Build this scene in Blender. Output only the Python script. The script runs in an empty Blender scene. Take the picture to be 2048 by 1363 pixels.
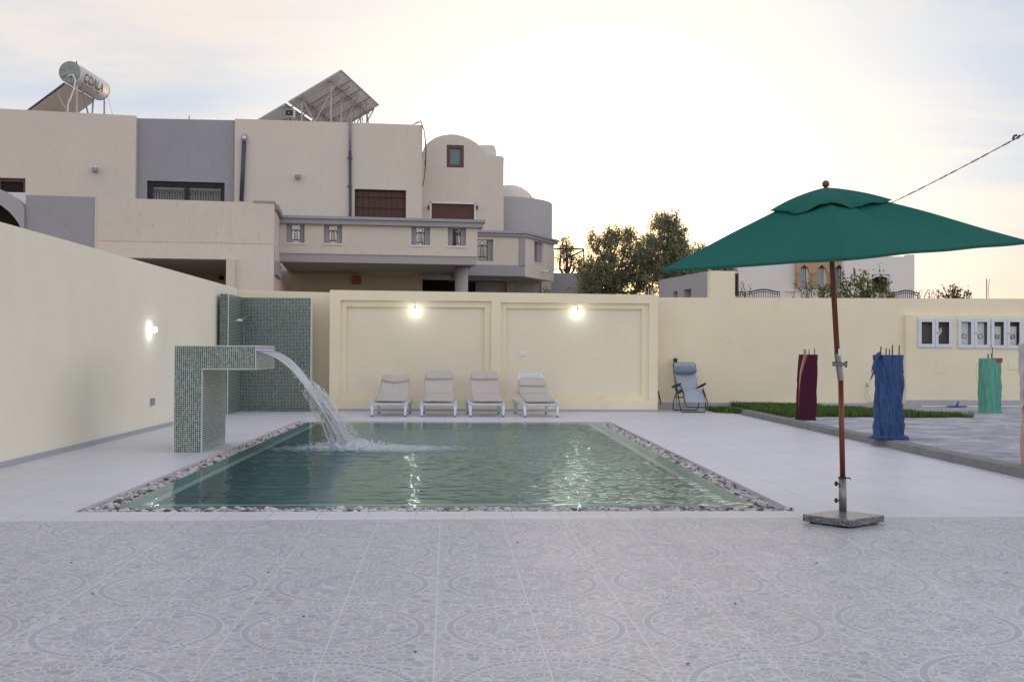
import bpy, bmesh, math, random
import numpy as np
from mathutils import Vector, Matrix
R = math.radians
random.seed(7); rng = np.random.default_rng(7)
sc = bpy.context.scene
COL = sc.collection

# ------------------------------------------------------------------ camera
F, H = 2105.0, 1.25                      # focal length in photo pixels, eye height in metres
YAW, PITCH, ROLL = math.atan(94/F), math.atan(23/F), 0.005
CP = Vector((0, 0, H))
fwd = Vector((math.sin(YAW)*math.cos(PITCH), math.cos(YAW)*math.cos(PITCH), math.sin(PITCH)))
r0 = Vector((math.cos(YAW), -math.sin(YAW), 0)); u0 = r0.cross(fwd)
RT = r0*math.cos(ROLL) + u0*math.sin(ROLL); UP = u0*math.cos(ROLL) - r0*math.sin(ROLL)
cd = bpy.data.cameras.new('camera'); cam = bpy.data.objects.new('camera', cd); COL.objects.link(cam)
M = Matrix((RT, UP, -fwd)).transposed().to_4x4(); M.translation = CP
cam.matrix_world = M
cd.sensor_width = 36; cd.lens = 36*F/2048; cd.clip_start = 0.05; cd.clip_end = 3000
sc.camera = cam

# ------------------------------------------------------------------ sky and sun
SUN_AZ, SUN_EL = 0.128, R(3.9)
w = bpy.data.worlds.new('World'); sc.world = w; w.use_nodes = True
nt = w.node_tree; nt.nodes.clear()
SUNV = Vector((math.sin(SUN_AZ)*math.cos(SUN_EL), math.cos(SUN_AZ)*math.cos(SUN_EL), math.sin(SUN_EL)))

class G:
    """small node-graph writer"""
    def __init__(s, nt): s.nt = nt
    def n(s, t, **k):
        nd = s.nt.nodes.new(t)
        for a, b in k.items(): setattr(nd, a, b)
        return nd
    def put(s, sock, v):
        if isinstance(v, bpy.types.NodeSocket): s.nt.links.new(v, sock)
        elif v is not None:
            if hasattr(sock.default_value, '__len__'):
                if not hasattr(v, '__len__'): v = (v,)*len(sock.default_value)
                if len(v) == 3 and len(sock.default_value) == 4: v = (*v, 1)
            sock.default_value = v
    def m(s, op, a, b=None, c=None, clamp=False):
        nd = s.n('ShaderNodeMath', operation=op, use_clamp=clamp)
        s.put(nd.inputs[0], a)
        if b is not None: s.put(nd.inputs[1], b)
        if c is not None: s.put(nd.inputs[2], c)
        return nd.outputs[0]
    def v(s, op, a, b=None):
        nd = s.n('ShaderNodeVectorMath', operation=op); s.put(nd.inputs[0], a)
        if b is not None:
            if op == 'SCALE': s.put(nd.inputs[3], b)
            else: s.put(nd.inputs[1], b)
        return nd.outputs['Value'] if op in ('DOT_PRODUCT', 'LENGTH') else nd.outputs[0]
    def sep(s, a):
        nd = s.n('ShaderNodeSeparateXYZ'); s.put(nd.inputs[0], a); return nd.outputs
    def comb(s, x, y, z):
        nd = s.n('ShaderNodeCombineXYZ')
        for i, q in enumerate((x, y, z)): s.put(nd.inputs[i], q)
        return nd.outputs[0]
    def ss(s, x, a, b, lo=0.0, hi=1.0):
        nd = s.n('ShaderNodeMapRange', interpolation_type='SMOOTHSTEP')
        s.put(nd.inputs[0], x); s.put(nd.inputs[1], a); s.put(nd.inputs[2], b); s.put(nd.inputs[3], lo); s.put(nd.inputs[4], hi)
        return nd.outputs[0]
    def mix(s, f, a, b, mode='MIX'):
        nd = s.n('ShaderNodeMix', data_type='RGBA', blend_type=mode)
        s.put(nd.inputs[0], f); s.put(nd.inputs[6], a); s.put(nd.inputs[7], b)
        return nd.outputs[2]
    def noise(s, vec, scale, detail=3, rough=0.5, out=0, dist=0):
        nd = s.n('ShaderNodeTexNoise'); s.put(nd.inputs['Vector'], vec)
        nd.inputs['Scale'].default_value = scale; nd.inputs['Detail'].default_value = detail
        nd.inputs['Roughness'].default_value = rough; nd.inputs['Distortion'].default_value = dist
        return nd.outputs[out]
    def ramp(s, f, stops, interp='LINEAR'):
        nd = s.n('ShaderNodeValToRGB'); cr = nd.color_ramp; cr.interpolation = interp
        while len(cr.elements) < len(stops): cr.elements.new(0.5)
        for e, (p, c) in zip(cr.elements, stops): e.position = p; e.color = (*c, 1)
        s.put(nd.inputs[0], f); return nd.outputs[0]
    def sc_(s, vec, k):
        return s.v('MULTIPLY', vec, k)

g = G(nt)
tc = g.n('ShaderNodeTexCoord'); D = g.v('NORMALIZE', tc.outputs['Generated'])
dx, dy, dz = g.sep(D)
sky = g.n('ShaderNodeTexSky', sky_type='NISHITA', sun_disc=False)
sky.sun_elevation = SUN_EL; sky.sun_rotation = SUN_AZ; sky.altitude = 10; sky.air_density = 1.0; sky.dust_density = 2.0
bg1 = g.n('ShaderNodeBackground'); g.put(bg1.inputs[0], sky.outputs[0]); bg1.inputs[1].default_value = 0.13
# thin high overcast: bright veil round the low sun, lavender-grey away from it, soft streaky cloud
sd = g.v('DOT_PRODUCT', D, tuple(SUNV))
glow = g.ss(sd, 0.905, 0.995); wide = g.ss(sd, 0.15, 0.95)
el = g.m('MAXIMUM', dz, 0.0)
den = g.m('ADD', el, 0.10)
cp = g.comb(g.m('DIVIDE', dx, den), g.m('DIVIDE', dy, den), 0.0)
c1 = g.noise(g.sc_(cp, (0.34, 0.55, 1)), 1.5, 6, 0.55, dist=0.6)
c2 = g.noise(g.sc_(cp, (0.2, 0.6, 1)), 5.0, 5, 0.6, dist=0.3)
cl = g.ss(g.m('ADD', g.m('MULTIPLY', c1, 0.75), g.m('MULTIPLY', c2, 0.25)), 0.40, 0.62)
back = g.mix(g.ss(dz, 0.75, 0.05), (0.62, 0.66, 0.80), (1.40, 1.32, 1.25))
front_blue = (0.56, 0.65, 0.785)
cloudc = (0.87, 0.80, 0.74)
base = g.mix(wide, back, g.mix(cl, front_blue, cloudc))
peach = (0.93, 0.69, 0.47)
lowb = g.m('MULTIPLY', g.ss(dz, 0.14, 0.02), g.m('MULTIPLY', wide, 0.75))
base = g.mix(lowb, base, peach)
base = g.mix(g.m('MULTIPLY', glow, 0.95), base, (1.06, 1.02, 0.95))
base = g.mix(g.ss(sd, 0.970, 0.996), base, (2.7, 2.35, 1.9))
core = g.ss(sd, 0.9925, 0.9998)
base = g.mix(g.m('MULTIPLY', core, 0.8), base, (4.5, 3.0, 1.6))
base = g.mix(g.ss(dz, 0.0, -0.03), base, (0.30, 0.28, 0.26))
bg2 = g.n('ShaderNodeBackground'); g.put(bg2.inputs[0], base); bg2.inputs[1].default_value = 1.0
mx = g.n('ShaderNodeMixShader'); mx.inputs[0].default_value = 0.88
nt.links.new(bg1.outputs[0], mx.inputs[1]); nt.links.new(bg2.outputs[0], mx.inputs[2])
wo = g.n('ShaderNodeOutputWorld'); nt.links.new(mx.outputs[0], wo.inputs[0])
sl = bpy.data.lights.new('sun', 'SUN'); sl.energy = 0.9; sl.angle = R(10); sl.color = (1, 0.78, 0.55)
so = bpy.data.objects.new('sun', sl); COL.objects.link(so)
so.rotation_euler = (-SUNV).to_track_quat('-Z', 'Y').to_euler()
sc.view_settings.view_transform = 'Standard'; sc.view_settings.look = 'None'
sc.view_settings.exposure = 0.14; sc.view_settings.gamma = 1.0
sc.render.engine = 'CYCLES'
sc.cycles.use_denoising = True
sc.cycles.max_bounces = 8; sc.cycles.transparent_max_bounces = 16
sc.cycles.sample_clamp_indirect = 6.0; sc.cycles.caustics_reflective = False

# ------------------------------------------------------------------ helpers
def ray(px, py):
    return (fwd*F + RT*(px-1024) + UP*(681.5-py)).normalized()
def at(px, py, Y):                        # the point seen at a photo pixel, Y metres away in depth
    d = ray(px, py); return CP + d*(Y/d.y)
def gnd(px, py, z=0.0):
    d = ray(px, py); return CP + d*((z-H)/d.z)
class Frame:                              # a building's own axes: x along its facade, y into it
    def __init__(s, x, y, deg): s.o = Vector((x, y, 0)); s.a = R(deg); s.M = Matrix.Translation(s.o) @ Matrix.Rotation(s.a, 4, 'Z')
    def P(s, px, py, yl):                 # photo pixel on the plane y = yl of this frame -> (x, z)
        d = s.M.to_3x3().inverted() @ ray(px, py); c = s.M.inverted() @ CP
        q = c + d*((yl-c.y)/d.y); return q.x, q.z

MATS = {}
def thing(name, label, cat, loc=(0, 0, 0), rz=0.0, group=None, kind=None):
    o = bpy.data.objects.new(name, None); COL.objects.link(o); o.empty_display_size = 0.2
    o.location = loc; o.rotation_euler = (0, 0, rz)
    tag(o, label, cat, group, kind); return o
def tag(o, label=None, cat=None, group=None, kind=None):
    if label: o['label'] = label
    if cat: o['category'] = cat
    if group: o['group'] = group
    if kind: o['kind'] = kind
    return o
def rootmat(o):
    while o.parent: o = o.parent
    return Matrix.Translation(o.location) @ Matrix.Rotation(o.rotation_euler.z, 4, 'Z')

class MB:
    def __init__(s): s.v = []; s.f = []; s.uv = None
    def add(s, vs, fs):
        b = len(s.v); s.v += [tuple(q) for q in vs]; s.f += [tuple(i+b for i in f) for f in fs]; return s
    def box(s, x0, x1, y0, y1, z0, z1):
        if x0 > x1: x0, x1 = x1, x0
        if y0 > y1: y0, y1 = y1, y0
        if z0 > z1: z0, z1 = z1, z0
        return s.add([(x0,y0,z0),(x1,y0,z0),(x1,y1,z0),(x0,y1,z0),(x0,y0,z1),(x1,y0,z1),(x1,y1,z1),(x0,y1,z1)],
                     [(0,3,2,1),(4,5,6,7),(0,1,5,4),(1,2,6,5),(2,3,7,6),(3,0,4,7)])
    def hexa(s, b, t):                    # four bottom corners, four top corners
        return s.add(list(b)+list(t), [(3,2,1,0),(4,5,6,7),(0,1,5,4),(1,2,6,5),(2,3,7,6),(3,0,4,7)])
    def quad(s, a, b, c, d): return s.add([a,b,c,d], [(0,1,2,3)])
    def prism_xz(s, pts, y0, y1):         # outline in x,z extruded along y
        n = len(pts)
        return s.add([(x,y0,z) for x,z in pts]+[(x,y1,z) for x,z in pts],
                     [tuple(range(n)), tuple(range(2*n-1, n-1, -1))]+[(i,(i+n),(i+1)%n+n,(i+1)%n) for i in range(n)])
    def prism_xy(s, pts, z0, z1):
        n = len(pts)
        return s.add([(x,y,z0) for x,y in pts]+[(x,y,z1) for x,y in pts],
                     [tuple(range(n-1,-1,-1)), tuple(range(n, 2*n))]+[(i,(i+1)%n,(i+1)%n+n,i+n) for i in range(n)])
    def tube(s, pts, r, n=8, caps=True):
        pts = [Vector(p) for p in pts]; rs = r if hasattr(r, '__len__') else [r]*len(pts)
        rings = []; prev = None
        for i, p in enumerate(pts):
            t = (pts[min(i+1, len(pts)-1)]-pts[max(i-1, 0)])
            t = t.normalized() if t.length > 1e-9 else Vector((0,0,1))
            if prev is None: a = t.orthogonal().normalized()
            else:
                a = prev - t*prev.dot(t); a = a.normalized() if a.length > 1e-6 else t.orthogonal().normalized()
            prev = a; b = t.cross(a)
            rings.append([p+(a*math.cos(2*math.pi*k/n)+b*math.sin(2*math.pi*k/n))*rs[i] for k in range(n)])
        vs = [q for rg in rings for q in rg]; fs = []
        for i in range(len(pts)-1):
            for k in range(n): fs.append((i*n+k, i*n+(k+1)%n, (i+1)*n+(k+1)%n, (i+1)*n+k))
        if caps: fs += [tuple(range(n-1,-1,-1)), tuple(range((len(pts)-1)*n, len(pts)*n))]
        return s.add(vs, fs)
    def lathe(s, prof, c=(0,0,0), n=32):  # prof: (radius, z)
        vs = []; fs = []
        for rr, z in prof:
            for k in range(n): a = 2*math.pi*k/n; vs.append((c[0]+rr*math.cos(a), c[1]+rr*math.sin(a), c[2]+z))
        for i in range(len(prof)-1):
            for k in range(n): fs.append((i*n+k, i*n+(k+1)%n, (i+1)*n+(k+1)%n, (i+1)*n+k))
        fs += [tuple(range(n-1,-1,-1)), tuple(range((len(prof)-1)*n, len(prof)*n))]
        return s.add(vs, fs)
    def sphere(s, c, r, n=12, m=8, sq=(1,1,1)):
        prof = [(r*math.sin(math.pi*(i+0.02)/(m+0.04)), -r*math.cos(math.pi*(i+0.02)/(m+0.04))) for i in range(m+1)]
        b = len(s.v); s.lathe(prof, (0,0,0), n)
        for i in range(b, len(s.v)): v = s.v[i]; s.v[i] = (c[0]+v[0]*sq[0], c[1]+v[1]*sq[1], c[2]+v[2]*sq[2])
        return s
    def grid(s, fn, nu, nv):              # fn(u, v) -> point, u and v in 0..1
        vs = [fn(i/nu, j/nv) for j in range(nv+1) for i in range(nu+1)]
        return s.add(vs, [(j*(nu+1)+i, j*(nu+1)+i+1, (j+1)*(nu+1)+i+1, (j+1)*(nu+1)+i) for j in range(nv) for i in range(nu)])
    def wall(s, x0, x1, z0, z1, y0, y1, holes=(), top=None):   # wall in the x,z plane with rectangular openings; top(x) bends its top edge
        xs = sorted({x0, x1, *[min(max(h[i], x0), x1) for h in holes for i in (0, 1)]})
        zs = sorted({z0, z1, *[min(max(h[i], z0), z1) for h in holes for i in (2, 3)]})
        def solid(i, j):
            if i < 0 or j < 0 or i >= len(xs)-1 or j >= len(zs)-1: return False
            cx, cz = (xs[i]+xs[i+1])/2, (zs[j]+zs[j+1])/2
            return not any(h[0] < cx < h[1] and h[2] < cz < h[3] for h in holes)
        T = lambda x, z: top(x) if (top and abs(z-z1) < 1e-6) else z
        for i in range(len(xs)-1):
            for j in range(len(zs)-1):
                if not solid(i, j): continue
                a, b, c, d = xs[i], xs[i+1], zs[j], zs[j+1]
                ta, tb = T(a, d), T(b, d)
                s.quad((a,y0,c),(b,y0,c),(b,y0,tb),(a,y0,ta)); s.quad((b,y1,c),(a,y1,c),(a,y1,ta),(b,y1,tb))
                if not solid(i-1, j): s.quad((a,y1,c),(a,y0,c),(a,y0,ta),(a,y1,ta))
                if not solid(i+1, j): s.quad((b,y0,c),(b,y1,c),(b,y1,tb),(b,y0,tb))
                if not solid(i, j-1): s.quad((a,y1,c),(b,y1,c),(b,y0,c),(a,y0,c))
                if not solid(i, j+1): s.quad((a,y0,ta),(b,y0,tb),(b,y1,tb),(a,y1,ta))
        return s
    def build(s, name, mat, parent=None, smooth=False, bevel=0, world=False, sub=0, label=None, weld=False):
        me = bpy.data.meshes.new(name)
        vs = s.v
        if world and parent is not None:
            Mi = rootmat(parent).inverted(); vs = [tuple(Mi @ Vector(q)) for q in vs]
        me.from_pydata(vs, [], s.f); me.validate(); me.update()
        if s.uv:
            l = me.uv_layers.new(name='UVMap')
            for lp in me.loops: l.data[lp.index].uv = s.uv[lp.vertex_index]
        o = bpy.data.objects.new(name, me); COL.objects.link(o)
        if isinstance(mat, str): mat = MATS[mat]
        me.materials.append(mat)
        if smooth: me.polygons.foreach_set('use_smooth', [True]*len(me.polygons))
        if weld:
            m = o.modifiers.new('weld', 'WELD'); m.merge_threshold = 0.0005
        if bevel:
            m = o.modifiers.new('bevel', 'BEVEL'); m.width = bevel; m.segments = 2; m.limit_method = 'ANGLE'; m.angle_limit = R(40)
        if sub:
            m = o.modifiers.new('sub', 'SUBSURF'); m.levels = sub; m.render_levels = sub
        if parent is not None: o.parent = parent
        if label: o['label'] = label
        return o
def copy_thing(o, loc, rz=None, label=None, parent=None):
    c = o.copy(); COL.objects.link(c)
    if parent is None:
        c.location = loc
        if rz is not None: c.rotation_euler = (0, 0, rz)
        if label: c['label'] = label
    else: c.parent = parent
    for ch in [q for q in bpy.data.objects if q.parent == o]: copy_thing(ch, None, parent=c)
    return c

# ------------------------------------------------------------------ materials
def new_mat(name):
    m = bpy.data.materials.new(name); m.use_nodes = True; m.node_tree.nodes.clear()
    g = G(m.node_tree); MATS[name] = m
    b = g.n('ShaderNodeBsdfPrincipled'); o = g.n('ShaderNodeOutputMaterial'); m.node_tree.links.new(b.outputs[0], o.inputs[0])
    return m, g, b, o
def bump(g, b, h, strength=0.3, dist=0.01):
    n = g.n('ShaderNodeBump'); g.put(n.inputs['Height'], h); n.inputs['Strength'].default_value = strength; n.inputs['Distance'].default_value = dist
    g.put(b.inputs['Normal'], n.outputs[0]); return n
def plain(name, col, rough=0.6, metal=0.0, var=0.08, scale=6.0, spec=0.5, emis=None, bmp=0.0):
    m, g, b, o = new_mat(name); t = g.n('ShaderNodeTexCoord').outputs['Object']
    n = g.noise(t, scale, 5, 0.6)
    f = g.m('MULTIPLY_ADD', n, 2*var, 1-var)
    c = g.v('SCALE', col, f); g.put(b.inputs['Base Color'], c)
    b.inputs['Roughness'].default_value = rough; b.inputs['Metallic'].default_value = metal
    b.inputs['Specular IOR Level'].default_value = spec
    if emis: b.inputs['Emission Color'].default_value = (*emis[0], 1); b.inputs['Emission Strength'].default_value = emis[1]
    if bmp: bump(g, b, g.noise(t, scale*12, 4, 0.6), bmp, 0.004)
    return m
def stucco(name, col, stain=(0.55, 0.47, 0.40), amt=0.25, streak=True, grain=45, bs=0.5, lumps=0.0):
    m, g, b, o = new_mat(name); t = g.n('ShaderNodeTexCoord').outputs['Object']
    big = g.noise(t, 0.55, 5, 0.62, dist=0.3)
    med = g.noise(g.sc_(t, (7.0, 7.0, 1.6)), 1.0, 6, 0.7)
    fine = g.noise(g.sc_(t, (1, 1, 0.35)), grain, 4, 0.65)
    f = g.m('MULTIPLY_ADD', big, 0.20, 0.90)
    f = g.m('MULTIPLY', f, g.m('MULTIPLY_ADD', fine, 0.16, 0.92))
    c = g.v('SCALE', col, f)
    if streak:
        sm = g.m('MULTIPLY', g.ss(med, 0.50, 0.80), g.m('MULTIPLY', g.ss(big, 0.3, 0.7), amt)); c = g.mix(sm, c, g.v('SCALE', stain, 0.9))
        pits = g.m('MULTIPLY', g.ss(g.noise(g.sc_(t, (8, 8, 2.4)), 3.0, 4, 0.65), 0.60, 0.72), amt*1.3)
        c = g.mix(pits, c, g.v('SCALE', stain, 0.7))
    else:
        sm = g.m('MULTIPLY', g.ss(g.noise(t, 1.3, 6, 0.65, dist=0.8), 0.55, 0.78), amt); c = g.mix(sm, c, stain)
    g.put(b.inputs['Base Color'], c); b.inputs['Roughness'].default_value = 0.85; b.inputs['Specular IOR Level'].default_value = 0.25
    bump(g, b, g.m('ADD', fine, g.m('MULTIPLY', big, lumps)), bs, 0.006)
    return m
def mosaic(name, s, stops, grout, gw=0.12, rough=0.18, var=1.0):
    m, g, b, o = new_mat(name); tc = g.n('ShaderNodeTexCoord'); t = tc.outputs['Object']
    an = g.v('ABSOLUTE', tc.outputs['Normal'])
    inv = g.v('SUBTRACT', (1, 1, 1), an)
    p = g.v('SCALE', g.v('ADD', g.v('MULTIPLY', t, inv), g.v('SCALE', an, s*0.5)), 1/s)
    cell = g.v('FLOOR', p); fr = g.v('FRACTION', p)
    wn = g.n('ShaderNodeTexWhiteNoise'); g.put(wn.inputs['Vector'], cell)
    c = g.ramp(wn.outputs['Value'], stops, 'CONSTANT')
    big = g.noise(t, 1.1, 3, 0.5)
    c = g.v('SCALE', c, g.m('MULTIPLY_ADD', big, 0.5, 0.75))
    x, y, z = g.sep(fr)
    e = None
    for q in (x, y, z):
        d = g.m('MINIMUM', q, g.m('SUBTRACT', 1.0, q)); e = d if e is None else g.m('MINIMUM', e, d)
    k = g.ss(e, gw*0.7, gw*1.25)
    g.put(b.inputs['Base Color'], g.mix(k, grout, c))
    g.put(b.inputs['Roughness'], g.m('MULTIPLY_ADD', k, rough-0.6, 0.6))
    bump(g, b, k, 0.25, 0.002)
    return m

CREAM = (0.83, 0.75, 0.565)
stucco('cream_paint', CREAM, (0.66, 0.52, 0.34), 0.26, False, 60, 0.18, 0.3)
stucco('cream_inner', (0.80, 0.74, 0.58), (0.66, 0.54, 0.34), 0.12, False, 60, 0.18, 0.3)
stucco('cream_side', (0.86, 0.81, 0.67), (0.64, 0.57, 0.43), 0.10, False, 60, 0.18, 0.4)
stucco('beige_stucco', (0.66, 0.60, 0.53), (0.48, 0.41, 0.34), 0.45)
stucco('pale_stucco', (0.70, 0.63, 0.57), (0.48, 0.38, 0.31), 0.30)
stucco('pink_stucco', (0.66, 0.57, 0.50), (0.44, 0.32, 0.26), 0.30)
stucco('grey_stucco', (0.345, 0.34, 0.37), (0.22, 0.20, 0.20), 0.35)
stucco('light_grey_stucco', (0.40, 0.385, 0.40), (0.28, 0.26, 0.26), 0.25)
stucco('tan_stucco', (0.46, 0.39, 0.28), (0.36, 0.30, 0.22), 0.2, False)
stucco('white_stucco', (0.78, 0.74, 0.73), (0.55, 0.50, 0.48), 0.2)
stucco('sandstone', (0.50, 0.34, 0.20), (0.38, 0.25, 0.15), 0.3, False)
plain('trim_grey', (0.33, 0.33, 0.37), 0.7, var=0.12, bmp=0.2)
plain('white_sill', (0.72, 0.72, 0.74), 0.5)
plain('interior_shade', (0.03, 0.026, 0.024), 0.9, spec=0.1)  # near-black colour stands in for shade inside rooms and openings
plain('dark_iron', (0.025, 0.023, 0.025), 0.5)
plain('black_tube', (0.015, 0.015, 0.02), 0.35)
plain('rust_rod', (0.05, 0.035, 0.03), 0.8, var=0.3, scale=30)
plain('dark_pipe', (0.055, 0.065, 0.095), 0.5)
plain('grey_pipe', (0.23, 0.235, 0.27), 0.5, var=0.15)
plain('zinc', (0.55, 0.56, 0.6), 0.3, 1.0)
plain('steel', (0.24, 0.235, 0.23), 0.38, 0.6, var=0.2, scale=25)
plain('lamp_grey', (0.30, 0.31, 0.34), 0.5)
plain('white_plastic', (0.78, 0.78, 0.80), 0.4, var=0.04)
plain('frame_white', (0.66, 0.69, 0.76), 0.4, var=0.06)
plain('cabinet_dark', (0.12, 0.115, 0.10), 0.8, var=0.4)
plain('panel_back', (0.80, 0.77, 0.74), 0.6, var=0.12, scale=2)
plain('aluminium', (0.42, 0.40, 0.38), 0.45, 0.3, var=0.15)
plain('tank_white', (0.62, 0.60, 0.58), 0.6, var=0.12, scale=3)
plain('tank_cap', (0.22, 0.27, 0.26), 0.35, 0.2, var=0.35, scale=5)
plain('black_paint', (0.02, 0.02, 0.022), 0.5)
plain('faded_print', (0.42, 0.38, 0.22), 0.6)
plain('yellowed_plastic', (0.55, 0.52, 0.40), 0.5)
plain('terracotta', (0.25, 0.075, 0.03), 0.7, var=0.2)
plain('blue_glass', (0.10, 0.17, 0.20), 0.1, var=0.2)
plain('sky_glass', (0.25, 0.36, 0.42), 0.08, var=0.3, scale=3)
plain('curtain_glass', (0.26, 0.28, 0.29), 0.3, var=0.25, scale=4)
plain('skirting', (0.40, 0.41, 0.46), 0.4, var=0.15, scale=9)
plain('white_foot', (0.03, 0.03, 0.03), 0.6)
plain('blue_plastic', (0.02, 0.09, 0.35), 0.4)
plain('hose_plastic', (0.55, 0.53, 0.48), 0.5)
plain('meter_white', (0.62, 0.62, 0.62), 0.4)
plain('pale_wire', (0.35, 0.34, 0.33), 0.5)
plain('cable_black', (0.06, 0.055, 0.05), 0.6)
plain('label_white', (0.8, 0.8, 0.82), 0.5)
plain('bulb_lit', (0.9, 0.9, 0.9), 0.3, emis=((0.95, 1.0, 0.94), 42.0))
plain('led_lit', (0.5, 0.4, 0.9), 0.3, emis=((0.35, 0.28, 1.0), 0.55))
plain('kerb_concrete', (0.22, 0.215, 0.21), 0.9, var=0.35, scale=5, bmp=0.5)
plain('soil', (0.30, 0.26, 0.21), 0.95, var=0.3, scale=0.5)
plain('twig', (0.10, 0.075, 0.05), 0.9)
plain('bark', (0.09, 0.075, 0.06), 0.95, var=0.3, scale=9)
plain('maroon_cloth', (0.060, 0.013, 0.032), 0.95, var=0.25, scale=7, spec=0.2, bmp=0.4)
plain('orange_trim', (0.38, 0.06, 0.03), 0.9)
plain('pale_trim', (0.62, 0.38, 0.30), 0.9)
mosaic('mosaic', 0.0254, [(0.0, (0.012, 0.035, 0.05)), (0.16, (0.03, 0.10, 0.11)), (0.34, (0.05, 0.085, 0.06)), (0.46, (0.10, 0.17, 0.14)),
       (0.60, (0.17, 0.17, 0.085)), (0.72, (0.02, 0.05, 0.10)), (0.82, (0.14, 0.24, 0.22)), (0.94, (0.13, 0.12, 0.06))], (0.62, 0.70, 0.64), 0.085)
mosaic('mosaic_shower', 0.0300, [(0.0, (0.015, 0.035, 0.045)), (0.25, (0.035, 0.07, 0.075)), (0.5, (0.065, 0.09, 0.075)), (0.75, (0.10, 0.135, 0.125)), (0.93, (0.12, 0.12, 0.07))],
       (0.42, 0.50, 0.45), 0.075)
mosaic('pool_mosaic', 0.0254, [(0.0, (0.015, 0.13, 0.135)), (0.3, (0.025, 0.16, 0.16)), (0.6, (0.04, 0.19, 0.18)), (0.85, (0.06, 0.22, 0.19))], (0.12, 0.30, 0.28), 0.08)
mosaic('rim_mosaic', 0.0254, [(0.0, (0.10, 0.20, 0.16)), (0.4, (0.15, 0.27, 0.20)), (0.8, (0.20, 0.32, 0.24))], (0.36, 0.47, 0.38), 0.08)

# patterned stoneware of the patio: random cobbles, rings of cobbles, joints every 0.455 m
m, g, b, o = new_mat('patio_tile'); t = g.n('ShaderNodeTexCoord').outputs['Object']
x, y, z = g.sep(t)
def near(v, step): return g.m('SUBTRACT', v, g.m('MULTIPLY', step, g.m('ROUND', g.m('DIVIDE', v, step))))
u, v_ = near(x, 0.91), near(y, 0.91)
rr = g.m('SQRT', g.m('ADD', g.m('MULTIPLY', u, u), g.m('MULTIPLY', v_, v_)))
th = g.m('ARCTAN2', v_, u)
wob = g.noise(t, 5, 2, 0.5, out=1)
def vor(scale, feat, rnd=0.85):
    n = g.n('ShaderNodeTexVoronoi', feature=feat); g.put(n.inputs['Vector'], g.v('ADD', t, g.v('SCALE', g.v('SUBTRACT', wob, (.5, .5, .5)), 0.03)))
    n.inputs['Scale'].default_value = scale; n.inputs['Randomness'].default_value = rnd; return n
e1 = vor(19, 'DISTANCE_TO_EDGE').outputs['Distance']; k1 = vor(19, 'F1').outputs['Color']
e2 = vor(44, 'DISTANCE_TO_EDGE').outputs['Distance']
k1x = g.sep(k1)
stone = g.ramp(k1x[0], [(0, (0.435, 0.425, 0.445)), (0.50, (0.46, 0.435, 0.43)), (0.66, (0.375, 0.375, 0.40)), (0.78, (0.345, 0.345, 0.37)), (0.87, (0.43, 0.385, 0.365)), (0.94, (0.45, 0.445, 0.47))], 'CONSTANT')
light = (0.57, 0.555, 0.58)
c = g.mix(g.ss(e1, 0.045, 0.085), light, stone)
inr = g.m('MULTIPLY', g.ss(rr, 0.165, 0.172), g.ss(rr, 0.238, 0.231))
c = g.mix(inr, c, g.mix(g.ss(e2, 0.05, 0.10), light, (0.33, 0.335, 0.37)))
seg = g.m('FRACT', g.m('MULTIPLY', th, 78/(2*math.pi)))
segm = g.ss(g.m('ABSOLUTE', g.m('SUBTRACT', seg, 0.5)), 0.40, 0.33)
band = g.m('MULTIPLY', g.ss(rr, 0.374, 0.379), g.ss(rr, 0.408, 0.403))
edge = g.m('MULTIPLY', g.ss(rr, 0.366, 0.369), g.ss(rr, 0.416, 0.413))
c = g.mix(edge, c, light)
c = g.mix(g.m('MULTIPLY', band, segm), c, (0.33, 0.34, 0.375))
jx = g.ss(g.m('ABSOLUTE', near(x, 0.455)), 0.0050, 0.0024); jy = g.ss(g.m('ABSOLUTE', near(y, 0.455)), 0.0035, 0.0018)
j = g.m('MAXIMUM', jx, jy)
c = g.mix(j, c, (0.61, 0.59, 0.60)); c = g.mix(g.m('MULTIPLY', jy, 0.55), c, (0.36, 0.35, 0.36))  # cross joints coloured darker, imitating how they look in reflection
tile = g.comb(g.m('FLOOR', g.m('DIVIDE', x, 0.455)), g.m('FLOOR', g.m('DIVIDE', y, 0.455)), 0.0)
wn = g.n('ShaderNodeTexWhiteNoise'); g.put(wn.inputs['Vector'], tile)
dirt = g.noise(t, 0.9, 6, 0.6)
c = g.v('SCALE', c, g.m('MULTIPLY', g.m('MULTIPLY_ADD', wn.outputs['Value'], 0.05, 0.975), g.m('MULTIPLY_ADD', dirt, 0.16, 0.92)))
g.put(b.inputs['Base Color'], c)
g.put(b.inputs['Roughness'], g.m('MULTIPLY_ADD', g.noise(t, 2.5, 5, 0.6), 0.22, 0.30)); b.inputs['Specular IOR Level'].default_value = 0.4
bump(g, b, g.m('SUBTRACT', g.ss(e1, 0.0, 0.09), g.m('MULTIPLY', j, 1.5)), 0.22, 0.003)

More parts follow.
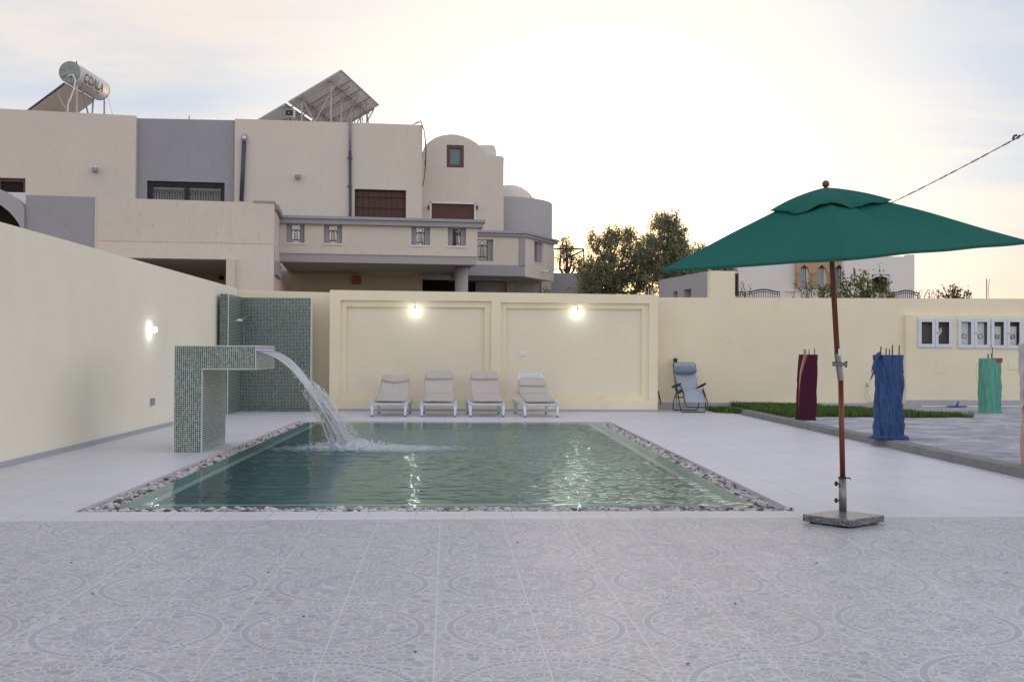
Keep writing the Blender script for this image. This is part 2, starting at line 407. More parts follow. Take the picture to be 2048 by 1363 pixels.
m, g, b, o = new_mat('deck_tile'); t = g.n('ShaderNodeTexCoord').outputs['Object']
x, y, z = g.sep(t)
jx = g.ss(g.m('ABSOLUTE', near(x, 0.37)), 0.0050, 0.0022); jy = g.ss(g.m('ABSOLUTE', near(y, 0.37)), 0.004, 0.0015)
tile = g.comb(g.m('FLOOR', g.m('DIVIDE', x, 0.37)), g.m('FLOOR', g.m('DIVIDE', y, 0.37)), 0.0)
wn = g.n('ShaderNodeTexWhiteNoise'); g.put(wn.inputs['Vector'], tile)
wnc = g.sep(wn.outputs['Color'])
j = g.m('MULTIPLY', g.m('MAXIMUM', jx, jy), g.ss(wnc[1], 0.1, 0.95, 0.25, 0.85))
ns = g.noise(g.sc_(t, (1, 3.5, 1)), 2.2, 6, 0.62)
c = g.v('SCALE', (0.64, 0.63, 0.66), g.m('MULTIPLY', g.m('MULTIPLY_ADD', wn.outputs['Value'], 0.05, 0.975), g.m('MULTIPLY_ADD', ns, 0.18, 0.91)))
c = g.mix(j, c, (0.33, 0.31, 0.30))
c = g.mix(g.m('MULTIPLY', g.ss(g.noise(t, 0.7, 6, 0.65), 0.52, 0.72), 0.40), c, (0.50, 0.47, 0.45))
g.put(b.inputs['Base Color'], c); g.put(b.inputs['Roughness'], g.m('MULTIPLY_ADD', ns, 0.3, 0.32)); b.inputs['Specular IOR Level'].default_value = 0.4
bump(g, b, g.m('SUBTRACT', g.m('MULTIPLY', ns, 0.3), j), 0.3, 0.003)

m, g, b, o = new_mat('cast_concrete'); t = g.n('ShaderNodeTexCoord').outputs['Object']
n1 = g.noise(g.sc_(t, (0.9, 1.0, 1)), 1.9, 8, 0.72, dist=0.5); n2 = g.noise(t, 34, 5, 0.7); n3 = g.noise(g.sc_(t, (0.9, 1.1, 1)), 3.2, 5, 0.6, dist=0.5)
c = g.ramp(n1, [(0.34, (0.22, 0.225, 0.25)), (0.5, (0.38, 0.385, 0.41)), (0.66, (0.58, 0.57, 0.59))])
c = g.mix(g.m('MULTIPLY', g.ss(n3, 0.60, 0.70), 0.5), c, (0.61, 0.59, 0.60))
c = g.v('SCALE', c, g.m('MULTIPLY_ADD', n2, 0.8, 0.6))
g.put(b.inputs['Base Color'], c); b.inputs['Roughness'].default_value = 0.9; bump(g, b, g.m('ADD', n1, n2), 0.9, 0.015)

m, g, b, o = new_mat('granite'); t = g.n('ShaderNodeTexCoord').outputs['Object']
n1 = g.noise(t, 130, 3, 0.7); n2 = g.n('ShaderNodeTexVoronoi'); g.put(n2.inputs['Vector'], t); n2.inputs['Scale'].default_value = 150
c = g.ramp(g.m('ADD', g.m('MULTIPLY', n1, 0.6), g.m('MULTIPLY', g.sep(n2.outputs['Color'])[0], 0.4)), [(0.3, (0.03, 0.035, 0.04)), (0.5, (0.13, 0.14, 0.15)), (0.72, (0.34, 0.34, 0.35))])
g.put(b.inputs['Base Color'], c); b.inputs['Roughness'].default_value = 0.28

m, g, b, o = new_mat('wood_pole'); t = g.n('ShaderNodeTexCoord').outputs['Object']
n1 = g.noise(g.sc_(t, (30, 30, 1.2)), 3, 5, 0.6)
g.put(b.inputs['Base Color'], g.ramp(n1, [(0.3, (0.10, 0.022, 0.008)), (0.7, (0.23, 0.060, 0.018))])); b.inputs['Roughness'].default_value = 0.35

def cloth(name, col, weave=900, var=0.1, trans=0.0, rough=0.9):
    m, g, b, o = new_mat(name); t = g.n('ShaderNodeTexCoord').outputs['Object']
    n1 = g.noise(t, 1.8, 5, 0.6); n2 = g.noise(t, weave, 2, 0.5)
    g.put(b.inputs['Base Color'], g.v('SCALE', col, g.m('MULTIPLY', g.m('MULTIPLY_ADD', n1, 2*var, 1-var), g.m('MULTIPLY_ADD', n2, 0.2, 0.9))))
    b.inputs['Roughness'].default_value = rough; b.inputs['Specular IOR Level'].default_value = 0.2
    bump(g, b, g.noise(t, 14, 4, 0.6), 0.25, 0.008)
    if trans:
        tr = g.n('ShaderNodeBsdfTranslucent'); g.put(tr.inputs[0], col); mx = g.n('ShaderNodeMixShader'); mx.inputs[0].default_value = trans
        g.nt.links.new(b.outputs[0], mx.inputs[1]); g.nt.links.new(tr.outputs[0], mx.inputs[2]); g.nt.links.new(mx.outputs[0], o.inputs[0])
    return m
cloth('green_canvas', (0.014, 0.135, 0.105), trans=0.12)
cloth('cushion_taupe', (0.52, 0.48, 0.435)); cloth('blue_grey_mesh', (0.37, 0.42, 0.49)); cloth('pillow_blue_grey', (0.20, 0.25, 0.33))
def wrapcloth(name, c1, c2, c3, sc_z=2.0, freq=26):
    m, g, b, o = new_mat(name); t = g.n('ShaderNodeTexCoord').outputs['Object']
    x, y, z = g.sep(t)
    st = g.noise(g.sc_(t, (freq, freq, sc_z)), 1.0, 3, 0.6, dist=0.7)
    cr = g.noise(g.sc_(t, (6, 6, 22)), 1.6, 5, 0.7, dist=1.0)
    c = g.mix(g.ss(st, 0.35, 0.65), c1, c2); c = g.mix(g.m('MULTIPLY', g.ss(cr, 0.6, 0.72), 0.5), c, c3)
    g.put(b.inputs['Base Color'], c); b.inputs['Roughness'].default_value = 0.65
    bump(g, b, cr, 0.6, 0.02)
    return m
wrapcloth('blue_wrap', (0.014, 0.042, 0.14), (0.025, 0.085, 0.24), (0.13, 0.19, 0.33))
wrapcloth('green_wrap', (0.06, 0.27, 0.20), (0.13, 0.38, 0.30), (0.34, 0.50, 0.45))
wrapcloth('pink_wrap', (0.50, 0.26, 0.22), (0.62, 0.37, 0.31), (0.70, 0.5, 0.45))
wrapcloth('grey_wrap', (0.45, 0.42, 0.40), (0.58, 0.54, 0.52), (0.7, 0.66, 0.64))

def slats(name, col, step=0.05, axis=2):
    m, g, b, o = new_mat(name); t = g.n('ShaderNodeTexCoord').outputs['Object']
    q = g.m('FRACT', g.m('DIVIDE', g.sep(t)[axis], step)); d = g.m('MINIMUM', q, g.m('SUBTRACT', 1.0, q))
    k = g.ss(d, 0.03, 0.16)
    g.put(b.inputs['Base Color'], g.mix(k, tuple(0.35*a for a in col), col)); b.inputs['Roughness'].default_value = 0.5; bump(g, b, k, 0.6, 0.006)
    return m
slats('brown_shutter', (0.105, 0.038, 0.026)); plain('brown_wood', (0.10, 0.04, 0.03), 0.5)

def leafmat(name, stops, trans=0.35):
    m, g, b, o = new_mat(name)
    oi = g.n('ShaderNodeNewGeometry').outputs['Random Per Island']
    c = g.ramp(oi, stops)
    g.put(b.inputs['Base Color'], c); b.inputs['Roughness'].default_value = 0.55
    tr = g.n('ShaderNodeBsdfTranslucent'); g.put(tr.inputs[0], g.v('MULTIPLY', c, (1.4, 1.2, 0.5)))
    mx = g.n('ShaderNodeMixShader'); mx.inputs[0].default_value = trans
    g.nt.links.new(b.outputs[0], mx.inputs[1]); g.nt.links.new(tr.outputs[0], mx.inputs[2]); g.nt.links.new(mx.outputs[0], o.inputs[0])
leafmat('olive_leaf', [(0, (0.09, 0.11, 0.06)), (0.5, (0.20, 0.22, 0.14)), (1, (0.38, 0.39, 0.30))], 0.3)
leafmat('fig_leaf', [(0, (0.07, 0.11, 0.03)), (0.6, (0.13, 0.18, 0.05)), (1, (0.22, 0.24, 0.09))], 0.35)
leafmat('dry_leaf', [(0, (0.06, 0.05, 0.03)), (1, (0.14, 0.12, 0.06))], 0.3)
leafmat('grass_blade', [(0, (0.03, 0.09, 0.015)), (0.6, (0.08, 0.17, 0.03)), (1, (0.18, 0.26, 0.06))], 0.3)

m, g, b, o = new_mat('pebble')
ri = g.n('ShaderNodeNewGeometry').outputs['Random Per Island']; t = g.n('ShaderNodeTexCoord').outputs['Object']
c = g.ramp(ri, [(0, (0.46, 0.43, 0.43)), (0.35, (0.60, 0.57, 0.57)), (0.60, (0.33, 0.28, 0.27)), (0.74, (0.36, 0.27, 0.22)), (0.79, (0.09, 0.08, 0.09)), (0.92, (0.64, 0.62, 0.61))], 'CONSTANT')
g.put(b.inputs['Base Color'], g.v('SCALE', c, g.m('MULTIPLY_ADD', g.noise(t, 35, 4, 0.6), 0.5, 0.75))); b.inputs['Roughness'].default_value = 0.5

# pool water: clear, slightly green, refracting
m = bpy.data.materials.new('pool_water'); m.use_nodes = True; MATS['pool_water'] = m; m.node_tree.nodes.clear(); g = G(m.node_tree)
t = g.n('ShaderNodeTexCoord').outputs['Object']
fr = g.n('ShaderNodeFresnel'); fr.inputs[0].default_value = 1.33
gl = g.n('ShaderNodeBsdfGlossy'); gl.inputs['Roughness'].default_value = 0.02; gl.inputs[0].default_value = (0.74, 0.89, 0.94, 1)
rf = g.n('ShaderNodeBsdfRefraction'); rf.inputs['IOR'].default_value = 1.33; rf.inputs['Roughness'].default_value = 0.0; rf.inputs[0].default_value = (0.80, 0.95, 0.93, 1)
bn = g.n('ShaderNodeBump'); bn.inputs['Strength'].default_value = 0.5; bn.inputs['Distance'].default_value = 0.0016
g.put(bn.inputs['Height'], g.noise(g.sc_(t, (1, 1.5, 1)), 16, 3, 0.6))
for q in (fr, gl, rf): g.put(q.inputs['Normal'], bn.outputs[0])
mx = g.n('ShaderNodeMixShader'); g.put(mx.inputs[0], fr.outputs[0]); g.nt.links.new(rf.outputs[0], mx.inputs[1]); g.nt.links.new(gl.outputs[0], mx.inputs[2])
oo = g.n('ShaderNodeOutputMaterial'); g.nt.links.new(mx.outputs[0], oo.inputs[0])

# falling and foaming water: white streaks between clear water
def streak_water(name, sx, sy, lo, hi, usefoam=False):
    m, g, b, o = new_mat(name)
    tc = g.n('ShaderNodeTexCoord')
    if usefoam:
        t = tc.outputs['Object']; x, y, z = g.sep(t)
        rr = g.v('LENGTH', g.sc_(t, (1/1.30, 1/0.62, 0)))
        n = g.noise(g.sc_(t, (1, 1.8, 1)), 9, 6, 0.7, dist=0.6)
        a = g.ss(g.m('SUBTRACT', n, g.m('MULTIPLY', rr, 0.34)), 0.14, 0.34)
    else:
        t = tc.outputs['UV']; n = g.noise(g.sc_(t, (sx, sy, 1)), 1.0, 4, 0.6, dist=0.5)
        u, v, _ = g.sep(t)
        a = g.ss(g.m('ADD', n, g.m('MULTIPLY', g.ss(v, 0.55, 1.0), -0.12)), lo, hi, 0.72, 1.0)
    b.inputs['Base Color'].default_value = (0.86, 0.88, 0.93, 1); b.inputs['Roughness'].default_value = 0.25; b.inputs['Specular IOR Level'].default_value = 0.8
    gl = g.n('ShaderNodeBsdfGlossy'); gl.inputs['Roughness'].default_value = 0.08
    tp = g.n('ShaderNodeBsdfTransparent'); tp.inputs[0].default_value = (0.93, 0.95, 0.96, 1)
    m1 = g.n('ShaderNodeMixShader'); m1.inputs[0].default_value = 0.15 if not usefoam else 0.0
    g.nt.links.new(tp.outputs[0], m1.inputs[1]); g.nt.links.new(gl.outputs[0], m1.inputs[2])
    m2 = g.n('ShaderNodeMixShader'); g.put(m2.inputs[0], a); tl = g.n('ShaderNodeBsdfTranslucent'); tl.inputs[0].default_value = (0.92, 0.94, 0.97, 1); m3 = g.n('ShaderNodeMixShader'); m3.inputs[0].default_value = 0.45
    g.nt.links.new(b.outputs[0], m3.inputs[1]); g.nt.links.new(tl.outputs[0], m3.inputs[2]); g.nt.links.new(m1.outputs[0], m2.inputs[1]); g.nt.links.new(m3.outputs[0], m2.inputs[2])
    g.nt.links.new(m2.outputs[0], o.inputs[0]); bump(g, b, n, 0.6, 0.01)
    return m
streak_water('falling_water', 26, 2.2, 0.34, 0.58)
streak_water('foam', 1, 1, 0, 1, True)
m, g, b, o = new_mat('droplet'); b.inputs['Base Color'].default_value = (0.9, 0.92, 0.95, 1); b.inputs['Roughness'].default_value = 0.12
b.inputs['Transmission Weight'].default_value = 0.3; b.inputs['IOR'].default_value = 1.33

# ================================================================== the ground, patio and deck
def np_mesh(name, V, faces, mat, parent=None, smooth=False):
    me = bpy.data.meshes.new(name)
    V = np.asarray(V, dtype=np.float32).reshape(-1, 3); Fc = np.asarray(faces, dtype=np.int32); k = Fc.shape[1]
    me.vertices.add(len(V)); me.vertices.foreach_set('co', V.ravel())
    me.loops.add(Fc.size); me.loops.foreach_set('vertex_index', Fc.ravel())
    me.polygons.add(len(Fc)); me.polygons.foreach_set('loop_start', np.arange(0, Fc.size, k, dtype=np.int32)); me.polygons.foreach_set('loop_total', np.full(len(Fc), k, dtype=np.int32))
    me.update(calc_edges=True); me.validate()
    if smooth: me.polygons.foreach_set('use_smooth', [True]*len(Fc))
    me.materials.append(MATS[mat]); o = bpy.data.objects.new(name, me); COL.objects.link(o)
    if parent is not None: o.parent = parent
    return o

PX0, PX1, PY0, PY1 = -3.02, 2.64, 8.30, 19.08
print('POOL', PX0, PX1, gnd(148, 1021.5), gnd(600, 841), gnd(1590, 1019.5), gnd(1215, 843))      # outer edge of the pebble channel
IX0, IX1, IY0, IY1 = PX0+0.22, PX1-0.22, PY0+0.24, PY1-0.20   # overflow rim of the pool
BW = 0.27                                          # rim and stripe
def ring(mb, a, b, z):                             # flat ring between rectangles a and b = (x0,x1,y0,y1)
    mb.quad((a[0],a[2],z),(a[1],a[2],z),(a[1],b[2],z),(a[0],b[2],z)); mb.quad((a[0],b[3],z),(a[1],b[3],z),(a[1],a[3],z),(a[0],a[3],z))
    mb.quad((a[0],b[2],z),(b[0],b[2],z),(b[0],b[3],z),(a[0],b[3],z)); mb.quad((b[1],b[2],z),(a[1],b[2],z),(a[1],b[3],z),(b[1],b[3],z))
def sides(mb, a, z0, z1):
    x0, x1, y0, y1 = a
    for p, q in (((x0,y0),(x1,y0)),((x1,y0),(x1,y1)),((x1,y1),(x0,y1)),((x0,y1),(x0,y0))):
        mb.quad((*p,z0),(*q,z0),(*q,z1),(*p,z1))
mb = MB(); ring(mb, (-1500, 1500, -1500, 1500), (-5.2, 20, -14, 23.2), -0.02)
tag(mb.build('ground', 'soil'), kind='structure')
mb = MB(); ring(mb, (-4.95, 20.0, 7.0, 23.2), (PX0, PX1, PY0, PY1), 0.0); sides(mb, (PX0, PX1, PY0, PY1), -0.1, 0.0)
tag(mb.build('pool_deck', 'deck_tile'), kind='structure')
mb = MB(); mb.quad((-6.5, -19, 0), (21, -19, 0), (21, 2.19, 0), (-6.5, 2.19, 0))
patio = tag(mb.build('patio', 'patio_tile'), kind='structure'); patio.location = (-0.595, 5.69, 0.004); patio.rotation_euler.z = R(0.95)

# ================================================================== the swimming pool
pool = thing('swimming_pool', 'rectangular overflow pool lined with green mosaic and ringed by pebbles', 'swimming pool', ((IX0+IX1)/2, (IY0+IY1)/2, 0))
rim = (IX0, IX1, IY0, IY1); st0 = (IX0+0.165, IX1-0.165, IY0+0.165, IY1-0.165); st1 = (IX0+BW-0.02, IX1-BW+0.02, IY0+BW-0.02, IY1-BW+0.02)
mb = MB(); ring(mb, rim, st0, -0.026); sides(mb, rim, -0.1, -0.026); mb.build('overflow_rim', 'rim_mosaic', pool, world=True)
mb = MB(); ring(mb, st0, st1, -0.026); mb.build('edge_stripe', 'white_sill', pool, world=True)
mb = MB(); sides(mb, st1, -1.25, -0.026); mb.quad((st1[0], st1[2], -1.25), (st1[1], st1[2], -1.25), (st1[1], st1[3], -1.25), (st1[0], st1[3], -1.25))
basin = mb.build('basin', 'pool_mosaic', pool, world=True)
mb = MB(); ring(mb, (PX0, PX1, PY0, PY1), rim, -0.085); mb.build('pebble_channel', 'cast_concrete', pool, world=True)

SPL = Vector((-1.60, 13.85, 0.0))                   # where the water falls
nx, ny = 330, 640
X, Y = np.meshgrid(np.linspace(IX0, IX1, nx), np.linspace(IY0, IY1, ny))
Z = np.zeros_like(X)
for i in range(46):                                 # wind ripples, shorter ones weaker
    lam = 0.09*1.05**i if i < 34 else rng.uniform(0.08, 0.22); a = rng.uniform(0, 2*math.pi) if i % 3 else rng.normal(math.pi/2, 0.35)
    kx, ky = 2*math.pi/lam*math.cos(a), 2*math.pi/lam*math.sin(a)
    Z += 0.0019*(lam**1.0)*(0.8 if lam < .16 else .45)*np.sin(kx*X+ky*Y+rng.uniform(0, 6.28)+0.8*np.sin(1.3*X+0.9*Y+i))
DS = np.hypot(X-SPL.x, Y-SPL.y)
env = 0.85+1.75*np.clip((X+0.7)/2.2, 0, 1)+0.5*np.exp(-(DS/2.0)**2)
rad = 0.0035*np.sin(2*math.pi*DS/0.17+1.5*np.sin(3*np.arctan2(Y-SPL.y, X-SPL.x)))*np.exp(-DS/1.7)+0.0010*np.sin(2*math.pi*DS/0.24)*np.exp(-DS/4.5)
edge = np.clip(np.minimum(np.minimum(X-IX0, IX1-X), np.minimum(Y-IY0, IY1-Y))/0.35, 0.12, 1)
Z = (Z*env*0.95+rad)*edge - 0.010
idx = np.arange(nx*ny).reshape(ny, nx)
FQ = np.stack([idx[:-1, :-1], idx[:-1, 1:], idx[1:, 1:], idx[1:, :-1]], -1).reshape(-1, 4)
o = np_mesh('water', np.stack([X, Y, Z], -1), FQ, 'pool_water', smooth=True); tag(o, kind='structure')

# pebbles in the overflow channel
def gravel_mesh(pts, sizes):
    n, mm = 8, 5
    base = []
    for i in range(mm+1):
        th = math.pi*(i+0.03)/(mm+0.06)
        for k in range(n): base.append((math.sin(th)*math.cos(2*math.pi*k/n), math.sin(th)*math.sin(2*math.pi*k/n), -math.cos(th)))
    base = np.array(base); N = len(pts)
    fc = [(i*n+k, i*n+(k+1)%n, (i+1)*n+(k+1)%n, (i+1)*n+k) for i in range(mm) for k in range(n)]
    V = base[None]*sizes[:, None, :]*(1+rng.normal(0, 0.06, (N, len(base), 1)))
    a = rng.uniform(0, 6.28, N); tl = rng.normal(0, 0.3, N)
    ca, sa = np.cos(a)[:, None], np.sin(a)[:, None]
    x, y, z = V[..., 0], V[..., 1], V[..., 2]
    y, z = y*np.cos(tl)[:, None]-z*np.sin(tl)[:, None], y*np.sin(tl)[:, None]+z*np.cos(tl)[:, None]
    V = np.stack([x*ca-y*sa, x*sa+y*ca, z], -1)+pts[:, None, :]
    Fc = (np.array(fc)[None]+(np.arange(N)*len(base))[:, None, None]).reshape(-1, 4)
    return V.reshape(-1, 3), Fc
N = 24000; P = np.stack([rng.uniform(PX0+0.02, PX1-0.02, N), rng.uniform(PY0+0.02, PY1-0.02, N)], -1)
ins = (P[:, 0] > IX0-0.015) & (P[:, 0] < IX1+0.015) & (P[:, 1] > IY0-0.015) & (P[:, 1] < IY1+0.015)
P = np.concatenate([P[~ins], np.stack([rng.uniform(PX0, PX1, 1200), rng.uniform(PY0+.02, IY0-.02, 1200)], -1),
    np.stack([rng.uniform(PX0+.02, IX0-.02, 1500), rng.uniform(PY0, PY1, 1500)], -1), np.stack([rng.uniform(IX1+.02, PX1-.02, 1500), rng.uniform(PY0, PY1, 1500)], -1)])
N = len(P); s0 = rng.uniform(0.013, 0.029, N)*(1+0.35*(rng.random(N) > 0.9))
S = np.stack([s0*rng.uniform(1.0, 1.4, N), s0, s0*rng.uniform(0.55, 0.8, N)], -1)
Vp, Fp = gravel_mesh(np.column_stack([P, rng.uniform(-0.075, -0.024, N)+np.where(P[:, 1] < IY0, 0.020, 0)]), S)
tag(np_mesh('gravel', Vp, Fp, 'pebble', smooth=True), 'rounded white and brown pebbles filling the channel round the pool', 'gravel', kind='stuff')

DBR = [(-1.9, 5.5), (-.75, 5.0), (.35, 6.9), (1.35, 5.2), (2.1, 6.2), (-2.3, 6.3), (.9, 4.2), (-1.1, 6.0), (3.1, 5.9), (-.2, 4.4)]
mb = MB()
for i, (x_, y_) in enumerate(DBR): mb.sphere((x_, y_, .008), .0055, 6, 4, (1.5, .8, .5))
tag(mb.build('debris', 'twig'), 'few dark crumbs scattered on the patterned patio tiles', 'debris', kind='stuff')

# ================================================================== raised slab, kerb, grass
KX = 5.66
mb = MB(); mb.quad((KX+0.16, -4, 0.098), (20, -4, 0.098), (20, 23.0, 0.098), (KX+0.16, 23.0, 0.098))
mb.quad((KX+0.16, 21.3, 0.0), (KX+0.16, 23.0, 0.0), (KX+0.16, 23.0, 0.098), (KX+0.16, 21.3, 0.098))
tag(mb.build('concrete_slab', 'cast_concrete'), kind='structure')
mb = MB(); ys = np.linspace(-4, 21.3, 120)
for i in range(len(ys)-1):
    j0, j1 = 0.006*math.sin(i*1.9)+0.004*math.sin(i*5.1), 0.006*math.sin((i+1)*1.9)+0.004*math.sin((i+1)*5.1)
    a, b_ = (KX+j0, ys[i]), (KX+j1, ys[i+1])
    mb.quad((*b_, 0), (*a, 0), (a[0], a[1], .095), (b_[0], b_[1], .095)); mb.quad((a[0], a[1], .095), (KX+.17, a[1], .104), (KX+.17, b_[1], .104), (b_[0], b_[1], .095))
mb.quad((KX, 21.3, 0), (KX, 21.3, .095), (KX+.17, 21.3, .104), (KX+.17, 21.3, 0))
tag(mb.build('kerb', 'kerb_concrete'), kind='structure')

def blades(n, inside, h0, h1, zb, w=0.006, lean=0.5):
    P = []
    while len(P) < n:
        q = (rng.uniform(5.3, 9.6), rng.uniform(18.6, 23.0))
        if inside(*q): P.append(q)
    P = np.array(P); a = rng.uniform(0, 6.28, n); h = rng.uniform(h0, h1, n); l = rng.uniform(0, lean, n)*h; b = rng.uniform(0, 6.28, n)
    z = np.array([zb(x, y) for x, y in P])
    A = np.column_stack([P[:, 0]-w*np.cos(a), P[:, 1]-w*np.sin(a), z]); B = np.column_stack([P[:, 0]+w*np.cos(a), P[:, 1]+w*np.sin(a), z])
    Mi = np.column_stack([P[:, 0]+l*np.cos(b)*.35+w*.6*np.cos(a), P[:, 1]+l*np.sin(b)*.35+w*.6*np.sin(a), z+h*.6])
    T = np.column_stack([P[:, 0]+l*np.cos(b), P[:, 1]+l*np.sin(b), z+h])
    V = np.stack([A, B, Mi, T], 1).reshape(-1, 3); i = np.arange(n)*4
    return V, np.stack([i, i+1, i+2, i+3], -1)
def lawn_in(x, y):
    e = 0.10*math.sin(5.1*x)+0.07*math.sin(11.3*x+1)+0.12*math.sin(2.0*x)
    if y < 18.9+e*0.5: return False
    if x < 5.9-(y-21.2)*0.0 and y < 21.35: return x > 5.82+0.03*math.sin(9*y)
    if x < 5.82: return y > 21.4+(5.85-x)*1.2 and y < 22.9
    if x > 6.0+ (22.8-y)*0.0 and y > 22.8: return False
    xr = 9.25-(y-18.9)*0.55+0.25*math.sin(6*y)
    return x < xr and rng.random() < min(1, (xr-x)/0.4+0.15)
zb = lambda x, y: 0.098 if x > 5.83 else 0.0
Vg, Fg = blades(26000, lawn_in, 0.05, 0.13, zb)
tag(np_mesh('grass', Vg, Fg, 'grass_blade'), 'strip of rough green grass along the foot of the cream wall', 'grass', kind='stuff')

# ================================================================== boundary walls
LWX = -4.905
lw = thing('boundary_wall', 'long plain cream wall on the left with a lit bulb on it', 'wall', (-5.0, 10, 0))
mb = MB(); mb.box(-5.2, LWX, -4, 22.9, 0, 2.60); mb.build('wall_face', 'cream_side', lw, world=True)
mb = MB(); mb.box(LWX, LWX+.015, -4, 22.9, 0, 0.065); mb.build('skirting', 'skirting', lw, world=True)
bl = thing('boundary_wall', 'short plain cream wall behind the mosaic shower, left of the panelled wall', 'wall', (-4, 22.9, 0))
p0, p1 = at(470, 579.5, 22.9), at(662, 584.5, 22.9)
mb = MB(); mb.wall(-5.25, p1.x+0.4, 0, p0.z, 22.9, 23.15, top=lambda x: p0.z+(p1.z-p0.z)*(x-p0.x)/(p1.x-p0.x)); mb.build('wall_face', 'cream_paint', bl, world=True)
mb = MB(); mb.box(LWX+.016, p1.x+0.1, 22.885, 22.9, 0, 0.07); mb.build('skirting', 'skirting', bl, world=True)

FY = 22.30
A, B = at(660, 579.5, FY), at(1316, 589.5, FY)
ftop = lambda x: A.z+(B.z-A.z)*(x-A.x)/(B.x-A.x)
fw = thing('feature_wall', 'cream wall with two stepped recessed panels, each under a lit bulb', 'wall', ((A.x+B.x)/2, FY, 0))
def rect(a, b, c, d, Y): p, q = at(a, b, Y), at(c, d, Y); return (p.x, q.x, q.z, p.z)
h1 = [rect(681, 600, 982, 800.5, FY), rect(1002, 604.5, 1298, 801, FY)]
h2 = [rect(693, 613, 968.5, 789, FY+.07), rect(1012.5, 616, 1283.5, 789.5, FY+.07)]
mb = MB(); mb.wall(A.x, B.x, 0, A.z, FY, FY+.07, h1, ftop); mb.build('wall_face', 'cream_paint', fw, world=True)
mb = MB(); mb.wall(A.x, B.x, 0, A.z, FY+.07, FY+.14, h2, ftop); mb.build('moulding', 'cream_paint', fw, world=True)
for i, h in enumerate(h2):
    mb = MB(); mb.wall(h[0]-.05, h[1]+.05, h[2]-.05, h[3]+.05, FY+.14, FY+.16); mb.build('recessed_panel', 'cream_inner', fw, world=True)
mb = MB(); mb.wall(A.x, B.x, 0, A.z-.002, FY+.165, FY+.6, (), lambda x: ftop(x)-.002); mb.build('wall_core', 'cream_paint', fw, world=True)
mb = MB(); mb.box(A.x+.01, B.x-.01, FY-.008, FY, 0, 0.05); mb.build('skirting', 'skirting', fw, world=True)

RY = 23.0
p0, p1 = at(1320, 594.5, RY), at(2040, 597.0, RY); slope = (p1.z-p0.z)/(p1.x-p0.x); rtop = lambda x: p0.z+slope*(x-p0.x)
rw = thing('boundary_wall', 'long cream wall on the right with a raised stub of pillar on its top', 'wall', (10, RY, 0))
mb = MB(); mb.wall(B.x-.3, 19.9, 0, p0.z, RY, RY+.25, (), rtop); mb.build('wall_face', 'cream_paint', rw, world=True)
q0, q1 = at(1421, 541.5, RY), at(1470, 543, RY)
mb = MB(); mb.hexa([(q0.x, RY, rtop(q0.x)), (q1.x, RY, rtop(q1.x)), (q1.x, RY+.3, rtop(q1.x)), (q0.x, RY+.3, rtop(q0.x))], [(q0.x, RY, q0.z), (q1.x, RY, q0.z), (q1.x, RY+.3, q0.z), (q0.x, RY+.3, q0.z)])
mb.build('pillar_stub', 'cream_paint', rw, world=True)
mb = MB(); mb.box(B.x+.02, 9.8, RY-.02, RY, 0, 0.17); mb.build('skirting', 'skirting', rw, world=True)
MY = RY-0.13
c0 = at(1813, 629.5, MY); zt = c0.z
mbk = thing('meter_block', 'cream masonry block on the right wall holding six glazed meter doors', 'wall', (12, MY, 0.1))
cab = [rect(1835.5, 637, 1903, 694, MY), rect(1915, 637, 1979, 695.5, MY), rect(1981, 637, 2043.5, 696.5, MY)]
holes = [(c[0]+.02, c[1]-.02, c[2]+.02, c[3]-.02) for c in cab]
mb = MB(); mb.wall(c0.x, 19.85, 0.098, zt, MY, RY-.001, holes); mb.build('wall_face', 'cream_paint', mbk, world=True)
mb = MB(); mb.box(c0.x-.015, 19.85, MY-.02, MY-.001, 0.098, 0.245); mb.build('skirting', 'skirting', mbk, world=True)
for (a, b_, c_, d_) in ((1872, 723, 1892, 746), (1953, 724, 1971, 763), (2016, 722, 2036, 739)):
    x0, x1, z0, z1 = rect(a, b_, c_, d_, MY); mb = MB(); mb.box(x0, x1, MY-.012, MY-.001, z0, z1); mb.build('access_hatch', 'cream_paint', mbk, world=True, bevel=.004)
mlab = ['white two-door meter cabinet left of the others, no meter screens showing', 'white two-door meter cabinet in the middle, small dark meter screens', 'white two-door meter cabinet at the right end, pale blue meter screens']
